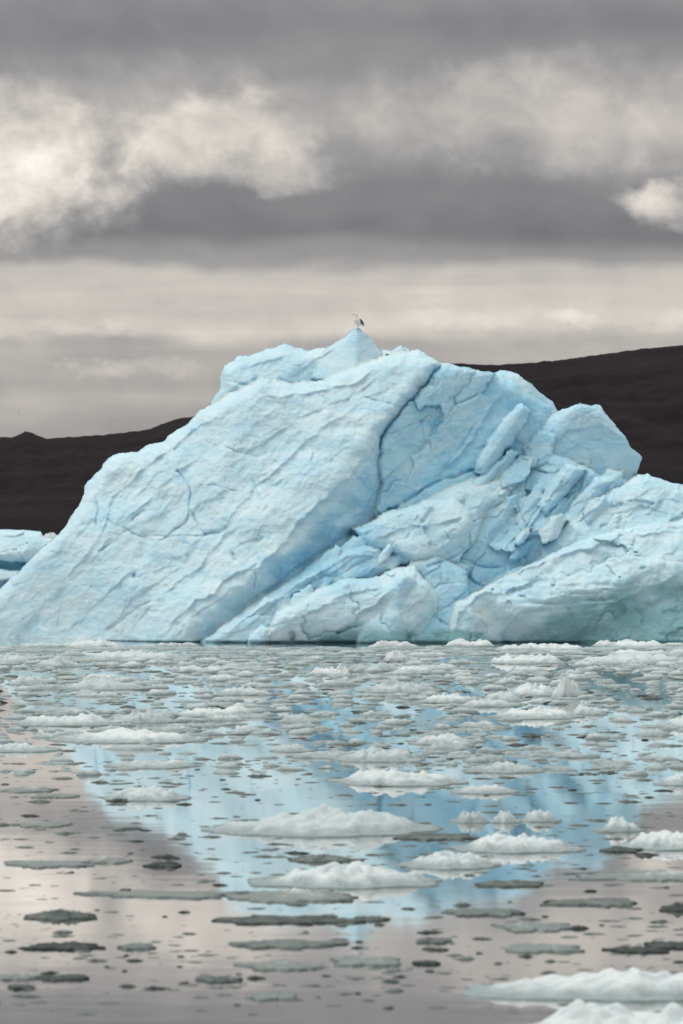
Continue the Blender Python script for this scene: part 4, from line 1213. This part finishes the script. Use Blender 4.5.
def build_world():
    w = bpy.data.worlds.new('World'); scene.world = w; w.use_nodes = True
    nt = w.node_tree; nt.nodes.clear()
    out = nt.nodes.new('ShaderNodeOutputWorld'); bg = nt.nodes.new('ShaderNodeBackground')
    nt.links.new(bg.outputs[0], out.inputs[0])
    bg.inputs[1].default_value = 0.1
    sky = nt.nodes.new('ShaderNodeTexSky'); sky.sky_type = 'NISHITA'; sky.sun_disc = False
    sky.sun_elevation = R(SUN_EL); sky.sun_rotation = R(SUN_AZ)
    tc = nt.nodes.new('ShaderNodeTexCoord')
    x, y, z = sep(nt, tc.outputs['Generated'])
    az = x._m('ARCTAN2', y); el = z._m('ARCSINE')
    U = az * 28.46; V = el * 28.46                      # in hundreds of picture rows
    wide = noise(nt, combine(nt, U * 0.22, V * 0.75, 3.1), 1.0, 4, 0.5)
    mid = noise(nt, combine(nt, U * 0.75, V * 1.15, 8.7), 1.0, 6, 0.55, 0.3)
    fine = noise(nt, combine(nt, U * 2.0, V * 2.3, 1.7), 1.0, 8, 0.56, 0.2)
    soft = noise(nt, combine(nt, U * 1.25, V * 1.5, 12.7), 1.0, 5, 0.5, 0.5)
    Vw = V + (wide - 0.5) * 0.75 + (mid - 0.5) * 0.30
    ramp = nt.nodes.new('ShaderNodeValToRGB'); cr = ramp.color_ramp; cr.interpolation = 'EASE'
    def lin(c): return ((c / 255 + 0.055) / 1.055) ** 2.4
    stops = [(420, 152), (385, 160), (345, 160), (324, 194), (300, 184), (278, 182), (258, 140), (236, 112), (200, 119), (160, 142), (128, 160), (98, 152), (70, 136), (36, 124), (0, 131), (-60, 138)]
    pos = [((530 - v) / 100) / 6.0 for v, _ in stops]
    el0 = cr.elements[0]; el0.position = 0.0; el0.color = (lin(150),) * 3 + (1,)
    el1 = cr.elements[1]; el1.position = pos[-1] if pos[-1] < 1 else 1.0; el1.color = (lin(146),) * 3 + (1,)
    for p, (_, c) in zip(pos[:-1], stops[:-1]):
        e = cr.elements.new(p); e.color = (lin(c),) * 3 + (1,)
    nt.links.new((Vw / 6.0).clamp().s, ramp.inputs[0])
    L = N(nt, ramp.outputs[0])._m('ADD', 0.0)
    streak = noise(nt, combine(nt, U * 0.33, V * 3.6, 40.0), 1.0, 4, 0.5, 0.2)
    low = V.smooth(3.0, 2.4)
    L = L * (1 + (streak - 0.5) * low * 0.6)
    L = L * (1.07 + (fine - 0.5) * 0.34 + (mid - 0.5) * 0.42)

    def puff(u, v, ru, rv, bright, edge, L, amt=1.0, nn=1.5):
        a = (U + (w1 - 0.5) * 1.1 - u) / ru; b_ = (V + (w2 - 0.5) * 0.55 - v) / rv
        m = (1 - (a * a + b_ * b_)) + (fine - 0.5) * nn * 1.6 + (mid - 0.5) * nn
        m = m.smooth(-0.35, edge) * amt
        br = lin(bright) * (1.05 + (fine - 0.5) * 0.45 + (soft - 0.5) * 1.1)
        return L * (1 - m) + br * m
    w1 = noise(nt, combine(nt, U * 1.6, V * 2.0, 21.0), 1.0, 7, 0.6)
    w2 = noise(nt, combine(nt, U * 1.5, V * 2.1, 33.0), 1.0, 7, 0.6)

    def px(u, v): return ((u - CX) / 100, (HZ - v) / 100)
    L = puff(*px(120, 110), 2.2, 0.5, 170, 1.8, L, 0.8, 1.1)
    L = puff(*px(560, 115), 2.1, 0.62, 192, 1.9, L, 0.9, 1.1)
    L = puff(*px(10, 170), 1.3, 0.85, 232, 1.7, L, 1.0, 1.2)
    L = puff(*px(215, 140), 1.05, 0.45, 214, 1.7, L, 0.95, 1.2)
    L = puff(*px(290, 180), 0.5, 0.22, 190, 1.6, L, 0.7, 1.3)
    L = puff(*px(672, 208), 0.62, 0.26, 214, 1.7, L, 1.0, 1.1)
    L = puff(*px(130, 366), 0.55, 0.10, 190, 1.6, L, 0.75)
    L = puff(*px(560, 320), 1.9, 0.10, 205, 1.4, L, 0.8)
    L = puff(*px(60, 328), 2.2, 0.09, 190, 1.4, L, 0.7)
    # higher up the overcast thins and brightens
    hi = V.smooth(7.0, 30.0)
    over = noise(nt, combine(nt, U * 0.12, V * 0.16, 5.5), 1.0, 4, 0.5)
    L = L * (1 - hi) + (0.80 + over * 0.75) * hi
    # thicker grey behind the viewer
    tint = mixc(nt, L.smooth(0.16, 0.55), (1.0, 0.975, 0.99), (1.065, 0.983, 0.895))
    mul = nt.nodes.new('ShaderNodeVectorMath'); mul.operation = 'SCALE'
    nt.links.new(tint, mul.inputs[0]); nt.links.new((L * 10.0).s, mul.inputs['Scale'])
    # clouds cover nearly all of the blue
    c = mixc(nt, 0.95, sky.outputs[0], mul.outputs[0])
    nt.links.new(c, bg.inputs[0])


build_world()
sun = bpy.data.lights.new('sun', 'SUN'); sun.energy = 1.3; sun.angle = R(40); sun.color = (1.0, 0.96, 0.90)
so = bpy.data.objects.new('sun', sun); COL.objects.link(so)
d = Vector((math.sin(R(SUN_AZ)) * math.cos(R(SUN_EL)), math.cos(R(SUN_AZ)) * math.cos(R(SUN_EL)), math.sin(R(SUN_EL))))
so.rotation_euler = d.to_track_quat('Z', 'Y').to_euler()

# ------------------------------------------------------------------ camera
cam = bpy.data.cameras.new('camera'); co = bpy.data.objects.new('camera', cam); COL.objects.link(co)
cam.sensor_fit = 'HORIZONTAL'; cam.sensor_width = 24.0; cam.lens = F / 683 * 24.0
cam.clip_end = 20000; cam.clip_start = 0.5
co.location = (0, 0, H)
co.rotation_euler = (R(90) + math.atan((HZ - 512) / F), 0, 0)
cam.dof.use_dof = True; cam.dof.focus_distance = 93.0; cam.dof.aperture_fstop = 2.5
scene.camera = co

scene.render.engine = 'CYCLES'
scene.cycles.max_bounces = 8; scene.cycles.diffuse_bounces = 5; scene.cycles.glossy_bounces = 3; scene.cycles.transmission_bounces = 2
scene.cycles.use_denoising = True
scene.view_settings.view_transform = 'Standard'; scene.view_settings.look = 'None'
scene.view_settings.exposure = 0.15; scene.view_settings.gamma = 1.0
